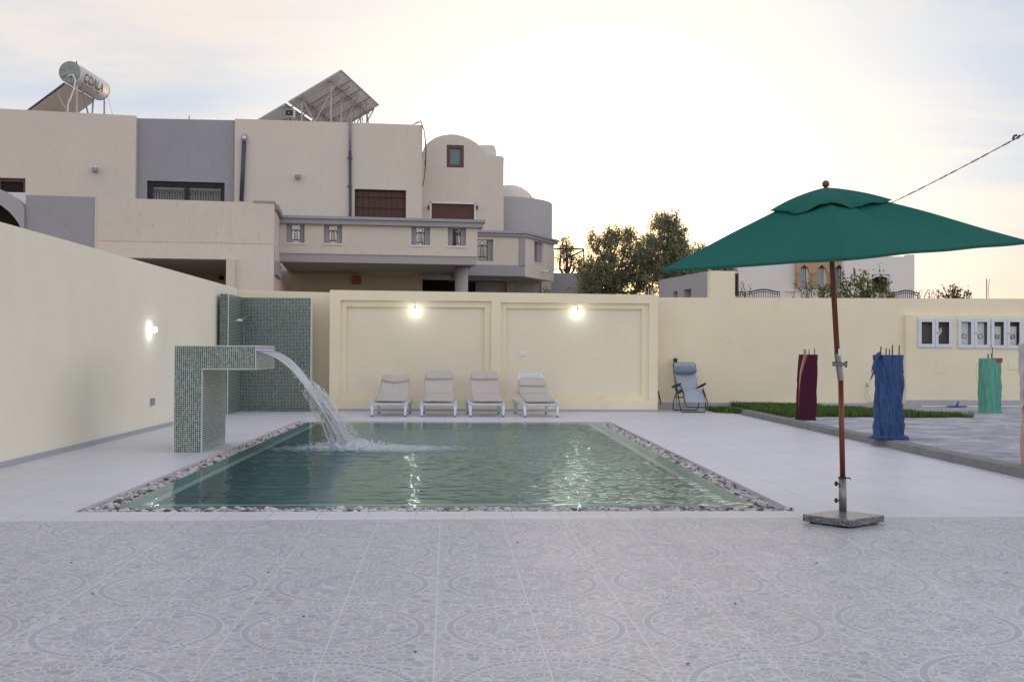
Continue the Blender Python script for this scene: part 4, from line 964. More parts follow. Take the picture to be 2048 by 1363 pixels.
q = PB(1684.8, 955); mb = MB(); mb.tube([q-Vector((0, 0, .004)), q+Vector((0, 0, .008))], .031, 16); mb.tube([q+Vector((.02, -.01, .002)), q+Vector((.055, -.01, .0)), q+Vector((.06, -.01, -.01))], .005, 6); mb.build('sleeve_collar', 'black_paint', sl_, world=True)
for py in (966.5, 1000):
    q = PB(1679, py); mb = MB(); mb.tube([q, q+Vector((-.022, 0, 0))], .006, 8); mb.tube([q+Vector((-.020, 0, 0)), q+Vector((-.034, 0, 0))], [.020, .016], 10); mb.build('clamp_knob', 'black_paint', sl_, world=True)
pl = [gnd(1605, 1046, .0), gnd(1700, 1058.5, .0), gnd(1769, 1048, .0)]; pl.append(pl[0]+pl[2]-pl[1])
mb = MB(); mb.hexa([(q.x, q.y, .018) for q in pl], [(q.x, q.y, .068) for q in pl]); bp = mb.build('granite_base', 'granite', um, world=True, bevel=.004)
for q in pl:
    cc = (pl[0]+pl[2])/2; e_ = cc.lerp(q, .75); mb = MB(); mb.tube([(e_.x, e_.y, .0045), (e_.x, e_.y, .018)], .022, 10); mb.build('rubber_foot', 'black_paint', bp, world=True)
for k in range(4):                                  # ribs and struts under the canopy
    q = corn[k]; mb = MB(); mb.tube([AP-Vector((0, 0, .05)), AP.lerp(q, .5)-Vector((0, 0, .065)), AP.lerp(q, .95)-Vector((0, 0, .022))], .009, 6); rb = mb.build('rib', 'wood_pole', um, world=True)
    mid = AP.lerp(q, .48)-Vector((0, 0, .10)); mb = MB(); mb.tube([AP.lerp(PB(1663.5, 515), .85), mid], .007, 6); mb.build('strut', 'wood_pole', rb, world=True)

# ================================================================== wrapped concrete column stubs
def stub(px, py, wpx, toppy, mats, label, seed, rods, lean=0.0, frill=0.0, top_dark=False, core=True, width=None, wr=.02):
    p = gnd(px, py, .1); s = p.y/F; Wd = width or wpx*s; ht = H+(704-toppy)*s-.1
    t = thing('wrapped_column', label, 'column stub', (p.x, p.y+Wd/2, .1), R(rng.uniform(-4, 4)), 'fabric-wrapped concrete column stubs')
    hw_ = Wd/2
    def fn(u, v):
        a = 2*math.pi*u; ca_, sa_ = math.cos(a), math.sin(a); k = 1/max(abs(ca_), abs(sa_)); k = min(k, 1.30)
        z = v*ht; r = hw_*(.93 if v > .02 else 1.0)*(1-.04*math.sin(v*5+seed))
        # slanting drapery folds
        ph = mn.noise(Vector((a*1.3+v*2.2, v*1.6, seed)))
        r += wr*mn.noise(Vector((math.cos(a)*3.5+v*4.0, math.sin(a)*3.5, v*2.2+seed)))+wr*.55*math.sin(a*13+v*16+ph*6)*abs(ph)*1.6+wr*.35*mn.noise(Vector((ca_*9, sa_*9, v*15+seed)))
        if frill: r += frill*max(0, (.05-v)/.05)*(.9+mn.noise(Vector((ca_*4, sa_*4, seed+3))))
        return (r*k*ca_+lean*z, r*k*sa_, z)
    mb = MB(); nu, nv = 96, 110
    vs = [fn(i/nu, j/nv) for j in range(nv+1) for i in range(nu)]
    mb.add(vs, [(j*nu+i, j*nu+(i+1) % nu, (j+1)*nu+(i+1) % nu, (j+1)*nu+i) for j in range(nv) for i in range(nu)])
    tp = [fn(i/nu, 1) for i in range(nu)]; b = len(mb.v); inner = [(x*.55+.45*lean*ht, y*.55, z-.012) for x, y, z in tp]
    mb.add(tp+inner+[(lean*ht, 0, ht-.03)], [(i, (i+1) % nu, nu+(i+1) % nu, nu+i) for i in range(nu)]+[(nu+i, nu+(i+1) % nu, 2*nu) for i in range(nu)])
    wrp = mb.build('fabric_wrap', mats, t, smooth=True)
    for (rx, ry, rh) in rods:
        mb = MB(); mb.tube([(lean*ht+rx*hw_, ry*hw_, ht-.08), (lean*ht+rx*hw_+.004, ry*hw_, ht+rh)], .0075, 6); mb.build('rebar_rod', 'rust_rod', t)
    return t, hw_, ht, wrp, fn
t, hw_, ht, wrp, fn = stub(1617, 840, 35, 705, 'maroon_cloth', 'column stub wrapped in dark maroon cloth with an orange fringe', 3, [(-.62, -.4, .10), (-.2, .3, .085), (.2, .3, .09), (.6, -.4, .105)], lean=.035, wr=.008)
mb = MB()
for k, (du, mt) in enumerate(((0, 0),)):
    pts = []
    for i in range(22):
        v = 1-.8*i/21; uu = (.70 if v > .97 else .70)-.135*min(1, (1-v)*1.9)-.02; x_, y_, z_ = fn(uu, v); f_ = 1.03; pts.append((x_*f_, y_*f_-.006, z_))
    mb.tube(pts, .011, 6)
mb.build('orange_hem', 'orange_trim', wrp, smooth=True)
for dd, wv in ((.030, .007), (.052, .006)):
    mb = MB(); mb.tube([(x_-dd*max(0, 1-i/16), y_, z_) for i, (x_, y_, z_) in enumerate(pts[:17])], wv*.8, 6); mb.build('pale_stripe', 'pale_trim', wrp, smooth=True)
t, hw_, ht, wrp, fn = stub(1787, 879, 52, 705, 'blue_wrap', 'widest column stub, wrapped in wrinkled blue fabric with a frayed tail', 11, [(-.75, -.3, .10), (-.55, .2, .115), (-.15, -.5, .08), (-.08, .3, .09), (.1, -.5, .135), (.42, .3, .115), (.72, -.3, .13)], frill=.05, wr=.027)
mb = MB()
def tail(u, v):
    x = -hw_*.85-.115*v-.01*math.sin(v*6); z = ht-.0-.03*v-.20*v*v-.0-(.10+.05*mn.noise(Vector((v*3, u, 2))))*u*(.6+v*.6)
    return (x+.012*mn.noise(Vector((u*4, v*5, 1))), -hw_*.5+.03*math.sin(u*5+v*3), z+.045)
mb.grid(tail, 10, 12); tl = mb.build('loose_tail', 'blue_wrap', wrp, smooth=True); m = tl.modifiers.new('solid', 'SOLIDIFY'); m.thickness = .012
mb = MB()
for i in range(9):
    q = Vector(tail(i/8, 1)); mb.tube([q, q+Vector((-.012+.006*math.sin(i*3), 0, -.03)), q+Vector((-.006, 0, -.055))], .0035, 5)
mb.build('fringe', 'blue_wrap', tl)
mb = MB()                                          # bunched hem spilling over the kerb
for k in range(26):
    a = R(180+k*7.2); x, y = hw_*1.02*math.cos(a)/max(abs(math.cos(a)), abs(math.sin(a))), hw_*1.02*math.sin(a)/max(abs(math.cos(a)), abs(math.sin(a)))
    mb.sphere((x, y, .012+.02*rng.random()), .035+.012*rng.random(), 10, 6, (1.3, 1.0, .65))
mb.build('bunched_hem', 'blue_wrap', wrp, smooth=True)
t, hw_, ht, wrp, fn = stub(1988.5, 826, 37, 711, 'green_wrap', 'column stub wrapped in mint green fabric with a red brick on top', 21, [(-.35, -.2, .09), (.05, -.2, .10), (.0, .3, .09), (.35, .1, .22)], wr=.012)
mb = MB(); mb.box(hw_*.25, hw_*.95, -hw_*.95, -hw_*.2, ht-.08, ht+.006); mb.build('brick', 'terracotta', t, bevel=.004)
t, hw_, ht, wrp, fn = stub(2085, 934, 46, 690, 'pink_wrap', 'column stub wrapped in pale pink and white cloth, cut off by the right edge', 31, [(-.3, 0, .1), (.3, 0, .1)], wr=.025, width=.24)
mb = MB()
def shawl(u, v):
    a = R(150+120*u); z = ht+.05-v*(.60+.1*math.sin(u*9)); r = hw_*1.12/max(abs(math.cos(a)), abs(math.sin(a)))**.6+.02*mn.noise(Vector((u*5, v*6, 3)))+.025*math.sin(u*22+v*4)*.5
    return (r*math.cos(a), r*math.sin(a), z)
mb.grid(shawl, 40, 40); o = mb.build('white_shawl', 'grey_wrap', wrp, smooth=True); m = o.modifiers.new('solid', 'SOLIDIFY'); m.thickness = .008

# ================================================================== tap, hose, pool brush
q = at(1733, 771, RY)
tp = thing('garden_tap', 'small brass tap on the cream wall above the grass', 'tap', (q.x, RY, q.z))
mb = MB(); mb.tube([(0, 0, 0), (0, -.07, 0), (0, -.09, -.03)], .011, 8); mb.build('spout', 'steel', tp, smooth=True)
mb = MB(); mb.tube([(0, -.04, .0), (0, -.04, .05)], .006, 6); mb.tube([(-.025, -.04, .052), (.025, -.04, .052)], .007, 6); mb.build('handle', 'steel', tp)
hs = thing('garden_hose', 'thin pale hose hanging from the tap towards the blue column', 'hose', (q.x, RY-.1, .1))
mb = MB(); P_ = [at(1732, 776, RY-.09), at(1730, 795, RY-.1), at(1737, 803, RY-.1), at(1748, 805, RY-.08), at(1772, 806.5, RY-.08)]
mb.tube([tuple(a) for a in P_], .009, 6); P_ = [at(1733, 777, RY-.09), at(1737, 790, RY-.1), at(1744, 806, RY-.3), at(1762, 822, RY-1.2)]; mb.tube([tuple(a) for a in P_], .007, 6); mb.build('hose_line', 'hose_plastic', hs, world=True, smooth=True)
q = at(1914, 811.5, 22.55)
br = thing('pool_brush', 'blue pool brush head on a white pole lying along the wall', 'pool brush', (q.x, q.y, .1))
mb = MB(); mb.prism_xy([(.22*math.cos(a)*(1 if math.sin(a) > 0 else 1), .10*math.sin(a)) for a in [2*math.pi*k/20 for k in range(20)]], .01, .035); mb.build('brush_head', 'blue_plastic', br, bevel=.005)
mb = MB(); mb.tube([(0, 0, .035), (.03, .03, .09), (.06, .05, .12)], [.03, .022, .018], 8); mb.build('brush_socket', 'blue_plastic', br, smooth=True)
mb = MB(); mb.tube([(-.75, .05, .02), (-.2, .02, .025)], .012, 8); mb.tube([(.2, .05, .02), (2.6, .12, .02)], .012, 8); mb.build('pole', 'white_plastic', br)

# ================================================================== the big house on the left
BF = Frame(-2.0, 32.0, 6.0)
house = thing('villa', 'long beige and grey two-storey villa with a projecting balcony beyond the cream wall', 'house', (-2.0, 32.0, 0), R(6))
def br(a, b, c_, d, yl): p, q = BF.P(a, b, yl), BF.P(c_, d, yl); return [p[0], q[0], q[1], p[1]]
def lin(pA, pB):                                     # straight top edge through two pixels' points
    return lambda x: pA[1]+(pB[1]-pA[1])*(x-pA[0])/(pB[0]-pA[0])
def L(mb, name, mat, par=None, **k): return mb.build(name, mat, par or house, **k)
ZB = 0.0
# upper facade, three fields
a, b_ = BF.P(-60, 214, 0), BF.P(272, 231.5, 0); hA = br(-60, 353.5, 50.5, 388, 0)
mb = MB(); mb.wall(a[0], b_[0], 3.6, a[1], 0, .35, [(hA[0], hA[1], 3.7, hA[3])], lin(a, b_)); L(mb, 'upper_wall', 'beige_stucco'); xw0 = b_[0]
a2, b2 = BF.P(272, 236.5, .22), BF.P(470, 240.5, .22); hG = br(294, 361, 449, 404, .22); hG[2] = 3.9
mb = MB(); mb.wall(xw0+.002, b2[0]+.1, 3.6, a2[1], .22, .5, [hG], lin(a2, b2)); L(mb, 'recessed_wall', 'grey_stucco')
a3, b3 = BF.P(470, 237.5, 0), BF.P(845, 250, 0); hS = br(709.5, 377.5, 812, 434, 0); hS[2] = 3.95
mb = MB(); mb.wall(a3[0], b3[0], 3.6, a3[1], 0, .35, [hS], lin(a3, b3)); mb.box(b3[0]-.3, b3[0]-.001, .35, 7, 3.6, b3[1]-.02); L(mb, 'upper_wall', 'beige_stucco')
mb = MB(); mb.box(a[0], b3[0]-.31, .36, 9, min(b3[1], a[1])-.45, min(b3[1], a[1])-.3); L(mb, 'roof', 'light_grey_stucco'); ROOFZ = min(b3[1], a[1])-.3
mb = MB(); mb.box(a[0], b3[0]-.31, 5.2, 5.3, 0.02, ROOFZ-.2); L(mb, 'shade_backing', 'interior_shade')  # near-black backing paints the shade inside the villa
# windows
def window(name, h, y, mats, mull=1, par=None, fr=.06, z0=None):
    x0, x1, zz0, zz1 = h; t = MB(); t.wall(x0+.003, x1-.003, zz0+.003, zz1-.003, y, y+.06, [(x0+fr, x1-fr, zz0+fr, zz1-fr)])
    for k in range(1, mull): xm = x0+(x1-x0)*k/mull; t.box(xm-fr*.5, xm+fr*.5, y+.002, y+.055, zz0+fr, zz1-fr)
    f = t.build(name, mats[0], par or house)
    t = MB(); t.box(x0+fr*.6, x1-fr*.6, y+.07, y+.08, zz0+fr*.6, zz1-fr*.6); t.build('pane', mats[1], f); return f
f = window('window', hG, .36, ('brown_wood', 'curtain_glass'), 2, fr=.13); f.data.materials[0] = MATS['dark_iron']
mb = MB(); x0, x1, z0, z1 = hG; yb = .25
for k in range(27):
    x = x0+.20+(x1-x0-.3)*k/26; mb.tube([(x, yb, z0), (x, yb, z1-.26)], .010, 5)
    if k % 2 == 0 and k < 26:
        d = (x1-x0-.3)/26; mb.tube([(x+d*(1-math.cos(R(q)))*1.0, yb, z1-.42+.14*math.sin(R(q))) for q in range(0, 181, 30)], .008, 5)
for z in (z1-.26, z1-.13, z1-.07): mb.tube([(x0+.05, yb, z), (x1-.05, yb, z)], .011, 5)
for x in (x0+.08, x0+.14): mb.tube([(x, yb, z0), (x, yb, z1-.07)], .012, 5)
for k in range(7):
    xc = x0+.3+(x1-x0-.6)*k/6; mb.tube([(xc+.05*math.cos(R(q)), yb, z1-.10+.03*math.sin(R(q))) for q in range(0, 361, 45)], .006, 4)
L(mb, 'window_grille', 'dark_iron')
f = window('window', [hA[0], hA[1], hA[2] if False else BF.P(30, 394, 0)[1], hA[3]], .12, ('brown_wood', 'interior_shade'), 2, fr=.09)
mb = MB(); mb.box(hS[0]+.005, hS[1]-.005, .12, .16, hS[2], hS[3]-.05); sh_ = L(mb, 'roller_shutter', 'brown_shutter')
mb = MB()
for k in range(9):
    x = hS[0]+.09+(hS[1]-hS[0]-.18)*k/8; mb.tube([(x, .06, hS[2]), (x, .06, hS[3]-.02)], .011, 5)
for z in (hS[3]-.22, hS[3]-.55): mb.tube([(hS[0], .06, z), (hS[1], .06, z)], .010, 5)
L(mb, 'shutter_bars', 'dark_iron', sh_)
# pipes and lamps on the facade
p, q = BF.P(488.5, 274, -.06), BF.P(483, 402, -.06)
mb = MB(); mb.tube([(p[0], -.08, p[1]-.12), (q[0], -.08, q[1])], .062, 12); pp = L(mb, 'vent_pipe', 'dark_pipe', smooth=True)
mb = MB(); mb.tube([(p[0]-.003, -.08, p[1]-.12), (p[0], -.08, p[1]), (p[0]+.01, -.03, p[1]+.03), (p[0]+.01, .0, p[1]+.02)], .066, 12); L(mb, 'pipe_cowl', 'zinc', pp, smooth=True)
p, m_, q = BF.P(700.5, 245, -.05), BF.P(700, 303, -.05), BF.P(700.5, 432, -.05)
mb = MB(); mb.tube([(p[0], -.06, p[1]+.03), (m_[0], -.06, m_[1])], .040, 10); pp = L(mb, 'downpipe', 'grey_pipe', smooth=True)
mb = MB(); mb.tube([(m_[0], -.06, m_[1]), (q[0], -.06, q[1]+.1), (q[0]-.02, -.10, q[1]-.2)], .043, 10)
for zz in (m_[1]-.2, m_[1]-1.05): mb.tube([(m_[0]-.08, -.05, zz), (m_[0]+.08, -.05, zz)], .018, 6)
L(mb, 'lower_pipe', 'dark_pipe', pp, smooth=True)
for px, py in ((190, 338), (595.5, 352)):
    p = BF.P(px, py, -.1); mb = MB(); mb.lathe([(.03, -.11), (.075, -.09), (.085, .02), (.06, .05)], (p[0], -.12, p[1]), 14); lp = L(mb, 'wall_lamp', 'lamp_grey', smooth=True)
    mb = MB(); mb.box(p[0]-.035, p[0]+.035, -.10, -.001, p[1]+.03, p[1]+.10); mb.box(p[0]-.06, p[0]+.06, -.02, -.001, p[1]+.16, p[1]+.17); L(mb, 'bracket', 'white_plastic', lp)
mb = MB(); rnd = random.Random(4)
for k in range(3):
    e0, e1 = BF.P(843, 249, -.05), BF.P(848, 372, -.05); pts = [(e0[0]-.25, .1, e0[1]+.02), (e0[0]-.02, -.02, e0[1]+.14-.03*k)]
    for i in range(1, 11):
        t_ = i/10; pts.append((e0[0]+.06+.10*math.sin(t_*3.1)*(1-.5*t_)+rnd.uniform(-.02, .02), -.06+.02*k, e0[1]+(e1[1]-e0[1])*t_))
    mb.tube(pts, .009, 5)
L(mb, 'loose_cable', 'cable_black')

# front block: beige parapet block, grey block, arch at the far left
YF_ = -5.6
a, b_ = BF.P(196, 395, YF_), BF.P(527, 405, YF_); c_ = BF.P(548, 406, YF_)
bl_ = BF.P(300, 483, YF_)[1]; op0, op1 = BF.P(200, 514, YF_), BF.P(453, 518, YF_); ztf = lin(a, b_)
mb = MB(); mb.wall(a[0], c_[0], bl_, a[1], YF_, YF_+.25, (), ztf); L(mb, 'terrace_parapet', 'beige_stucco')
mb = MB(); mb.wall(a[0], c_[0], 0, bl_-.001, YF_+.012, YF_+.4, [(a[0]+.3, op1[0], -1, op0[1])]); L(mb, 'carport_beam', 'pale_stucco')
p0_, p1_ = BF.P(453, 518, YF_), BF.P(471.5, 518, YF_)
mb = MB(); mb.box(p0_[0]+.003, p1_[0], YF_-.10, YF_+.011, 0, p0_[1]-.0); L(mb, 'carport_pillar', 'pink_stucco')
# return wall of the block with narrow openings, running back to the balcony
xr = c_[0]; g0 = br(548, 430, 556, 475, YF_)
mb = MB()
zt_ = ztf(xr)
mb.add([], [])
ret = MB(); yb0, yb1 = YF_+.26, -3.45
rh = [(yb0+.25, yb0+.62, g0[2], g0[3]), (yb0+1.1, yb0+1.5, g0[2], g0[3])]
ret.wall(yb0, yb1+.3, 3.2, zt_-.12, 0, .22, rh)
ret.v = [(xr-.22+(.22-y_), x_, z_) for x_, y_, z_ in ret.v]; L(ret, 'side_parapet', 'pale_stucco')
mb = MB(); mb.box(xr-.24, xr+.09, YF_+.27, -3.72, zt_-.12, zt_-.0); mb.box(xr-.5, xr+.02, YF_-.03, YF_+.265, zt_, zt_+.045); L(mb, 'ledge', 'trim_grey')
mb = MB(); mb.box(xr-.02, xr+.07, YF_+.27, -3.6, 3.15, 3.5); L(mb, 'slab_edge', 'grey_stucco')
mb = MB(); mb.box(xr-.4, xr-.002, YF_+.41, 0, 0, 3.19); L(mb, 'side_wall', 'pink_stucco')
mb = MB(); mb.box(a[0]+.31, xr-.41, YF_+.41, -.01, op0[1]-.0, op0[1]+.25); L(mb, 'carport_ceiling', 'light_grey_stucco')
mb = MB(); mb.box(a[0]-4, xr-.41, -.3, -.02, 0, 3.5); L(mb, 'carport_back_wall', 'tan_stucco')
q = BF.P(443, 557, -.32); mb = MB(); mb.lathe([(.05, -.05), (.09, 0), (.05, .07)], (q[0], -.38, q[1]), 10); L(mb, 'carport_lamp', 'dark_iron')
ga, gb = BF.P(50, 389, YF_), BF.P(198, 394, YF_)
mb = MB(); mb.wall(ga[0], gb[0]-.10, 0, ga[1], YF_+.05, YF_+.5, (), lin(ga, gb)); L(mb, 'grey_block', 'grey_stucco')
mb = MB(); mb.wall(gb[0]-.098, gb[0]+.0-.012, 0, gb[1]-.03, YF_+.02, YF_+.5); L(mb, 'corner_strip', 'pink_stucco')
# terrace floor behind the parapets
mb = MB(); mb.box(ga[0], xr-.23, YF_+.51, -.01, 3.55, 3.62); L(mb, 'terrace_floor', 'light_grey_stucco')
# arch
oc = BF.P(-62, 500, YF_); o1 = BF.P(49, 452, YF_)
ro = math.hypot(BF.P(0, 378, YF_)[0]-oc[0], BF.P(0, 378, YF_)[1]-oc[1])
ri = math.hypot(BF.P(0, 409, YF_)[0]-oc[0], BF.P(0, 409, YF_)[1]-oc[1])
mb = MB(); n = 40
vo = [(oc[0]+ro*math.cos(R(180*k/n)), oc[1]+ro*math.sin(R(180*k/n))) for k in range(n+1)]; vi = [(oc[0]+ri*math.cos(R(180*k/n)), oc[1]+ri*math.sin(R(180*k/n))) for k in range(n+1)]
y0, y1 = YF_-.05, YF_+.6
vs = [(x, y0, z) for x, z in vo]+[(x, y0, z) for x, z in vi]+[(x, y1, z) for x, z in vo]+[(x, y1, z) for x, z in vi]; m_ = n+1; fs = []
for k in range(n): fs += [(k, k+1, m_+k+1, m_+k), (2*m_+k+1, 2*m_+k, 3*m_+k, 3*m_+k+1), (k, 2*m_+k, 2*m_+k+1, k+1), (m_+k+1, 3*m_+k+1, 3*m_+k, m_+k)]
mb.add(vs, fs); mb.v = [(min(x, ga[0]-.004), y, z) for x, y, z in mb.v]; L(mb, 'arch', 'light_grey_stucco', smooth=False)
mb = MB(); q = BF.P(60, 389, -2.2); mb.box(ga[0]-6, q[0], -2.2, -2.0, 3.3, q[1]+.05); L(mb, 'white_parapet', 'white_stucco')
mb = MB(); mb.box(ga[0]-6, ga[0], YF_+.62, YF_+.9, 0, oc[1]+ri*.995*math.sin(R(70))); L(mb, 'arch_shade', 'interior_shade')  # near-black box stands in for the shade under the arch

# balcony
YBc = -3.5
B0, B1 = BF.P(566, 447, YBc), BF.P(955, 457, YBc); zl = B0[1]; tl0, tl1 = BF.P(566, 432, YBc), BF.P(968, 440, YBc)
z505, z522 = BF.P(760, 509.5, YBc)[1], BF.P(760, 526, YBc)[1]
gh = [br(573, 449, 609, 487, YBc), br(648, 450, 684, 488, YBc), br(823, 453, 860, 492, YBc), br(896, 454, 932, 493, YBc)]
zg0, zg1 = sum(h[2] for h in gh)/4, sum(h[3] for h in gh)/4; gh = [(h[0], h[1], zg0, zg1) for h in gh]
bal = MB(); bal.wall(xr+.002, B1[0], z505, zl-.002, YBc, YBc+.28, gh); L(bal, 'balcony_parapet', 'beige_stucco')
mb = MB()
for h in gh:
    w_ = (h[1]-h[0])*.27
    for xa_, xb_ in ((h[0]+.002, h[0]+w_), (h[1]-w_, h[1]-.002)): mb = MB(); mb.box(xa_, xb_, YBc+.12, YBc+.275, h[2]+.016, h[3]-.002); L(mb, 'opening_lining', 'trim_grey')
for h in gh: mb = MB(); mb.box(h[0]-.03, h[1]+.03, YBc-.03, YBc+.10, h[2]-.025, h[2]+.015); L(mb, 'sill', 'white_sill')
def grille(x0, x1, z0, z1, y, par, M_=None):
    mb = MB(); w_ = x1-x0; h_ = z1-z0; xm = (x0+x1)/2; r = w_*.24
    for x in (x0, x1): mb.tube([(x, y, z0), (x, y, z1)], .012, 5)
    for x in (xm-w_*.17, xm+w_*.17): mb.tube([(x, y, z0+h_*.22), (x, y, z0+h_*.62), (xm+(x-xm)*.3, y, z0+h_*.73)], .009, 5)
    mb.tube([(xm, y, z0+h_*.22), (xm, y, z0+h_*.74)], .008, 5)
    for z in (z0+h_*.20, z0+h_*.74): mb.tube([(x0-.02, y, z), (x1+.02, y, z)], .010, 5)
    for zc_, s in ((z1-h_*.13, 1), (z0+h_*.10, 1)): mb.tube([(xm+r*1.2*math.cos(R(q)), y, zc_+r*.8*math.sin(R(q))) for q in range(0, 361, 30)], .008, 5)
    mb.tube([(x0, y, z1-h_*.42), (x0+w_*.08, y, z1-h_*.32), (x0+w_*.3, y, z1-h_*.27), (xm, y, z1-h_*.26), (x1-w_*.3, y, z1-h_*.27), (x1-w_*.08, y, z1-h_*.32), (x1, y, z1-h_*.42)], .008, 5)
    if M_: mb.v = [tuple(M_ @ Vector(q)) for q in mb.v]
    return mb.build('grille', 'dark_iron', par)
for h in gh: w_ = h[1]-h[0]; grille(h[0]+w_*.27, h[1]-w_*.27, h[2]+.016, h[3]-.01, YBc+.2, house)
mb = MB(); mb.box(xr-.05, B1[0]+.14, YBc-.14, YBc+.40, zl, tl0[1]-.07); mb.box(xr-.05, B1[0]+.20, YBc-.2, YBc+.42, tl0[1]-.069, tl0[1]+.005); L(mb, 'balcony_ledge', 'trim_grey')
mb = MB(); mb.box(xr-.02, B1[0]-.02, YBc+.03, YBc+.5, z522, z505-.002); L(mb, 'slab_edge', 'light_grey_stucco')
mb = MB(); mb.box(xr-.0, B1[0]-.04, YBc+.51, 2.0, z522+.02, z505-.01); L(mb, 'balcony_floor', 'light_grey_stucco')
e1 = BF.P(845, 540, 0)
mb = MB(); mb.box(xr-.4, e1[0], -.0, .3, 0, z522+.01); L(mb, 'ground_floor_wall', 'tan_stucco')
mb = MB(); mb.box(e1[0]+.001, e1[0]+3.85, 1.95, 2.1, 0, z505); mb.box(e1[0]-.2, e1[0]+.0, .31, 1.94, 0, z522); L(mb, 'shade_backing', 'interior_shade')  # near-black walls paint the shaded opening under the balcony
q0, q1 = BF.P(704.5, 551, -.05), BF.P(721.5, 568, -.05); mb = MB(); mb.box(q0[0], q1[0], -.12, -.001, q1[1], q0[1]); pn = L(mb, 'terracotta_box', 'terracotta', bevel=.01)
cq = BF.P(923, 560, YBc+.9); mb = MB(); mb.lathe([(.185, 0), (.185, z522)], (cq[0], YBc+.9, 0), 28); co = L(mb, 'round_column', 'light_grey_stucco')
for f in co.data.polygons: f.use_smooth = len(f.vertices) == 4

# ================================================================== second house: vaulted front, round tower, lower balcony
h2_ = thing('vaulted_house', 'beige house with a barrel-vaulted front, brown shutter and lower corner balcony', 'house', tuple(BF.M @ Vector((2.5, .8, 0))), R(6))
V0 = 0.75
off = Vector((2.5, .8, 0))
def B2(mb, name, mat, par=None, **k):
    mb.v = [(x-off.x, y-off.y, z-off.z) for x, y, z in mb.v]; return mb.build(name, mat, par or h2_, **k)
pts = [(845, 318), (846.5, 300), (850, 292), (855.7, 286), (863, 280), (872.5, 274.5), (885, 270.5), (900, 268.5), (912, 269), (925.4, 272), (938, 277), (950.5, 284), (960, 292), (968, 301), (974, 310), (1005.4, 312.5), (1007.7, 326)]
P2 = [BF.P(x, y, V0) for x, y in pts]; xe = P2[-1][0]; x0 = P2[0][0]-.25
wv_ = br(893.5, 289.5, 927.5, 335.5, V0); ws_ = br(860, 403, 951.5, 438, V0); ws_[2] = 3.9
# facade as columns of quads between the opening edges so the windows are real holes
def top2(x):
    if x <= P2[0][0]: return P2[0][1]
    for (xa, za), (xb, zb_) in zip(P2, P2[1:]):
        if xa <= x <= xb: return za+(zb_-za)*(x-xa)/(xb-xa+1e-9)
    return P2[-2][1]
xs = sorted({x0, xe, wv_[0], wv_[1], ws_[0], ws_[1], *[p[0] for p in P2], *np.linspace(P2[0][0], P2[14][0], 60)})
mb = MB(); zb0 = 3.5
for xa, xb in zip(xs, xs[1:]):
    m_ = (xa+xb)/2; cuts = []
    if wv_[0] < m_ < wv_[1]: cuts.append((wv_[2], wv_[3]))
    if ws_[0] < m_ < ws_[1]: cuts.append((ws_[2], ws_[3]))
    cuts.sort(); z = zb0; segs = []
    for c0_, c1_ in cuts: segs.append((z, c0_, False)); z = c1_
    segs.append((z, None, True))
    for za, zc_, tp_ in segs:
        ta, tb = (top2(xa), top2(xb)) if tp_ else (zc_, zc_)
        if tp_ and xb >= xe-1e-6: tb = P2[-2][1] if False else top2(xb-1e-4)
        mb.quad((xa, V0, za), (xb, V0, za), (xb, V0, tb), (xa, V0, ta))
        mb.quad((xa, V0, ta), (xb, V0, tb), (xb, V0+7, tb), (xa, V0+7, ta))
mb.quad((xe, V0, zb0), (xe, V0+7, zb0), (xe, V0+7, P2[-2][1]), (xe, V0, P2[-2][1]))
for h in (wv_, ws_):
    for p, q in (((h[0], h[2]), (h[1], h[2])), ((h[1], h[2]), (h[1], h[3])), ((h[1], h[3]), (h[0], h[3])), ((h[0], h[3]), (h[0], h[2]))):
        mb.quad((p[0], V0, p[1]), (p[0], V0+.2, p[1]), (q[0], V0+.2, q[1]), (q[0], V0, q[1]))
B2(mb, 'front_wall', 'beige_stucco')
def win2(name, h, y, m0, m1, fr, par=None):
    t = MB(); t.wall(h[0]+.003, h[1]-.003, h[2]+.003, h[3]-.003, y, y+.06, [(h[0]+fr, h[1]-fr, h[2]+fr, h[3]-fr)]); f = B2(t, name, m0, par)
    t = MB(); t.box(h[0]+fr*.6, h[1]-fr*.6, y+.065, y+.08, h[2]+fr*.6, h[3]-fr*.6); B2(t, 'pane', m1, f); return f
win2('window', wv_, V0+.02, 'brown_wood', 'blue_glass', .10)
mb = MB(); mb.box(ws_[0]+.05, ws_[1]-.05, V0+.08, V0+.12, ws_[2], ws_[3]-.05); s_h = B2(mb, 'roller_shutter', 'brown_shutter')
mb = MB(); mb.box(ws_[0], ws_[0]+.05, V0-.01, V0+.13, ws_[2], ws_[3]); mb.box(ws_[1]-.05, ws_[1], V0-.01, V0+.13, ws_[2], ws_[3]); mb.box(ws_[0], ws_[1], V0-.01, V0+.13, ws_[3]-.05, ws_[3]); B2(mb, 'shutter_frame', 'white_sill', s_h)
for px in (857, 954):
    q = BF.P(px, 414, V0-.1); mb = MB(); mb.tube([(q[0], V0-.12, q[1]-.09), (q[0], V0-.12, q[1]+.05)], .028, 8); mb.tube([(q[0], V0-.12, q[1]), (q[0], V0, q[1]+.03)], .015, 6); B2(mb, 'shutter_light', 'dark_iron')
pv = [(956, 292), (960, 290), (985, 289.5), (989, 292), (992, 299), (993, 312)]
mb = MB(); Q = [BF.P(x, y, V0+3) for x, y in pv]; Q = [(Q[0][0]-.6, 6.5), (Q[0][0]-.6, Q[0][1])]+Q+[(Q[-1][0], 6.5)]; mb.prism_xz(Q[::-1], V0+3, V0+6); B2(mb, 'rear_vault', 'pale_stucco')
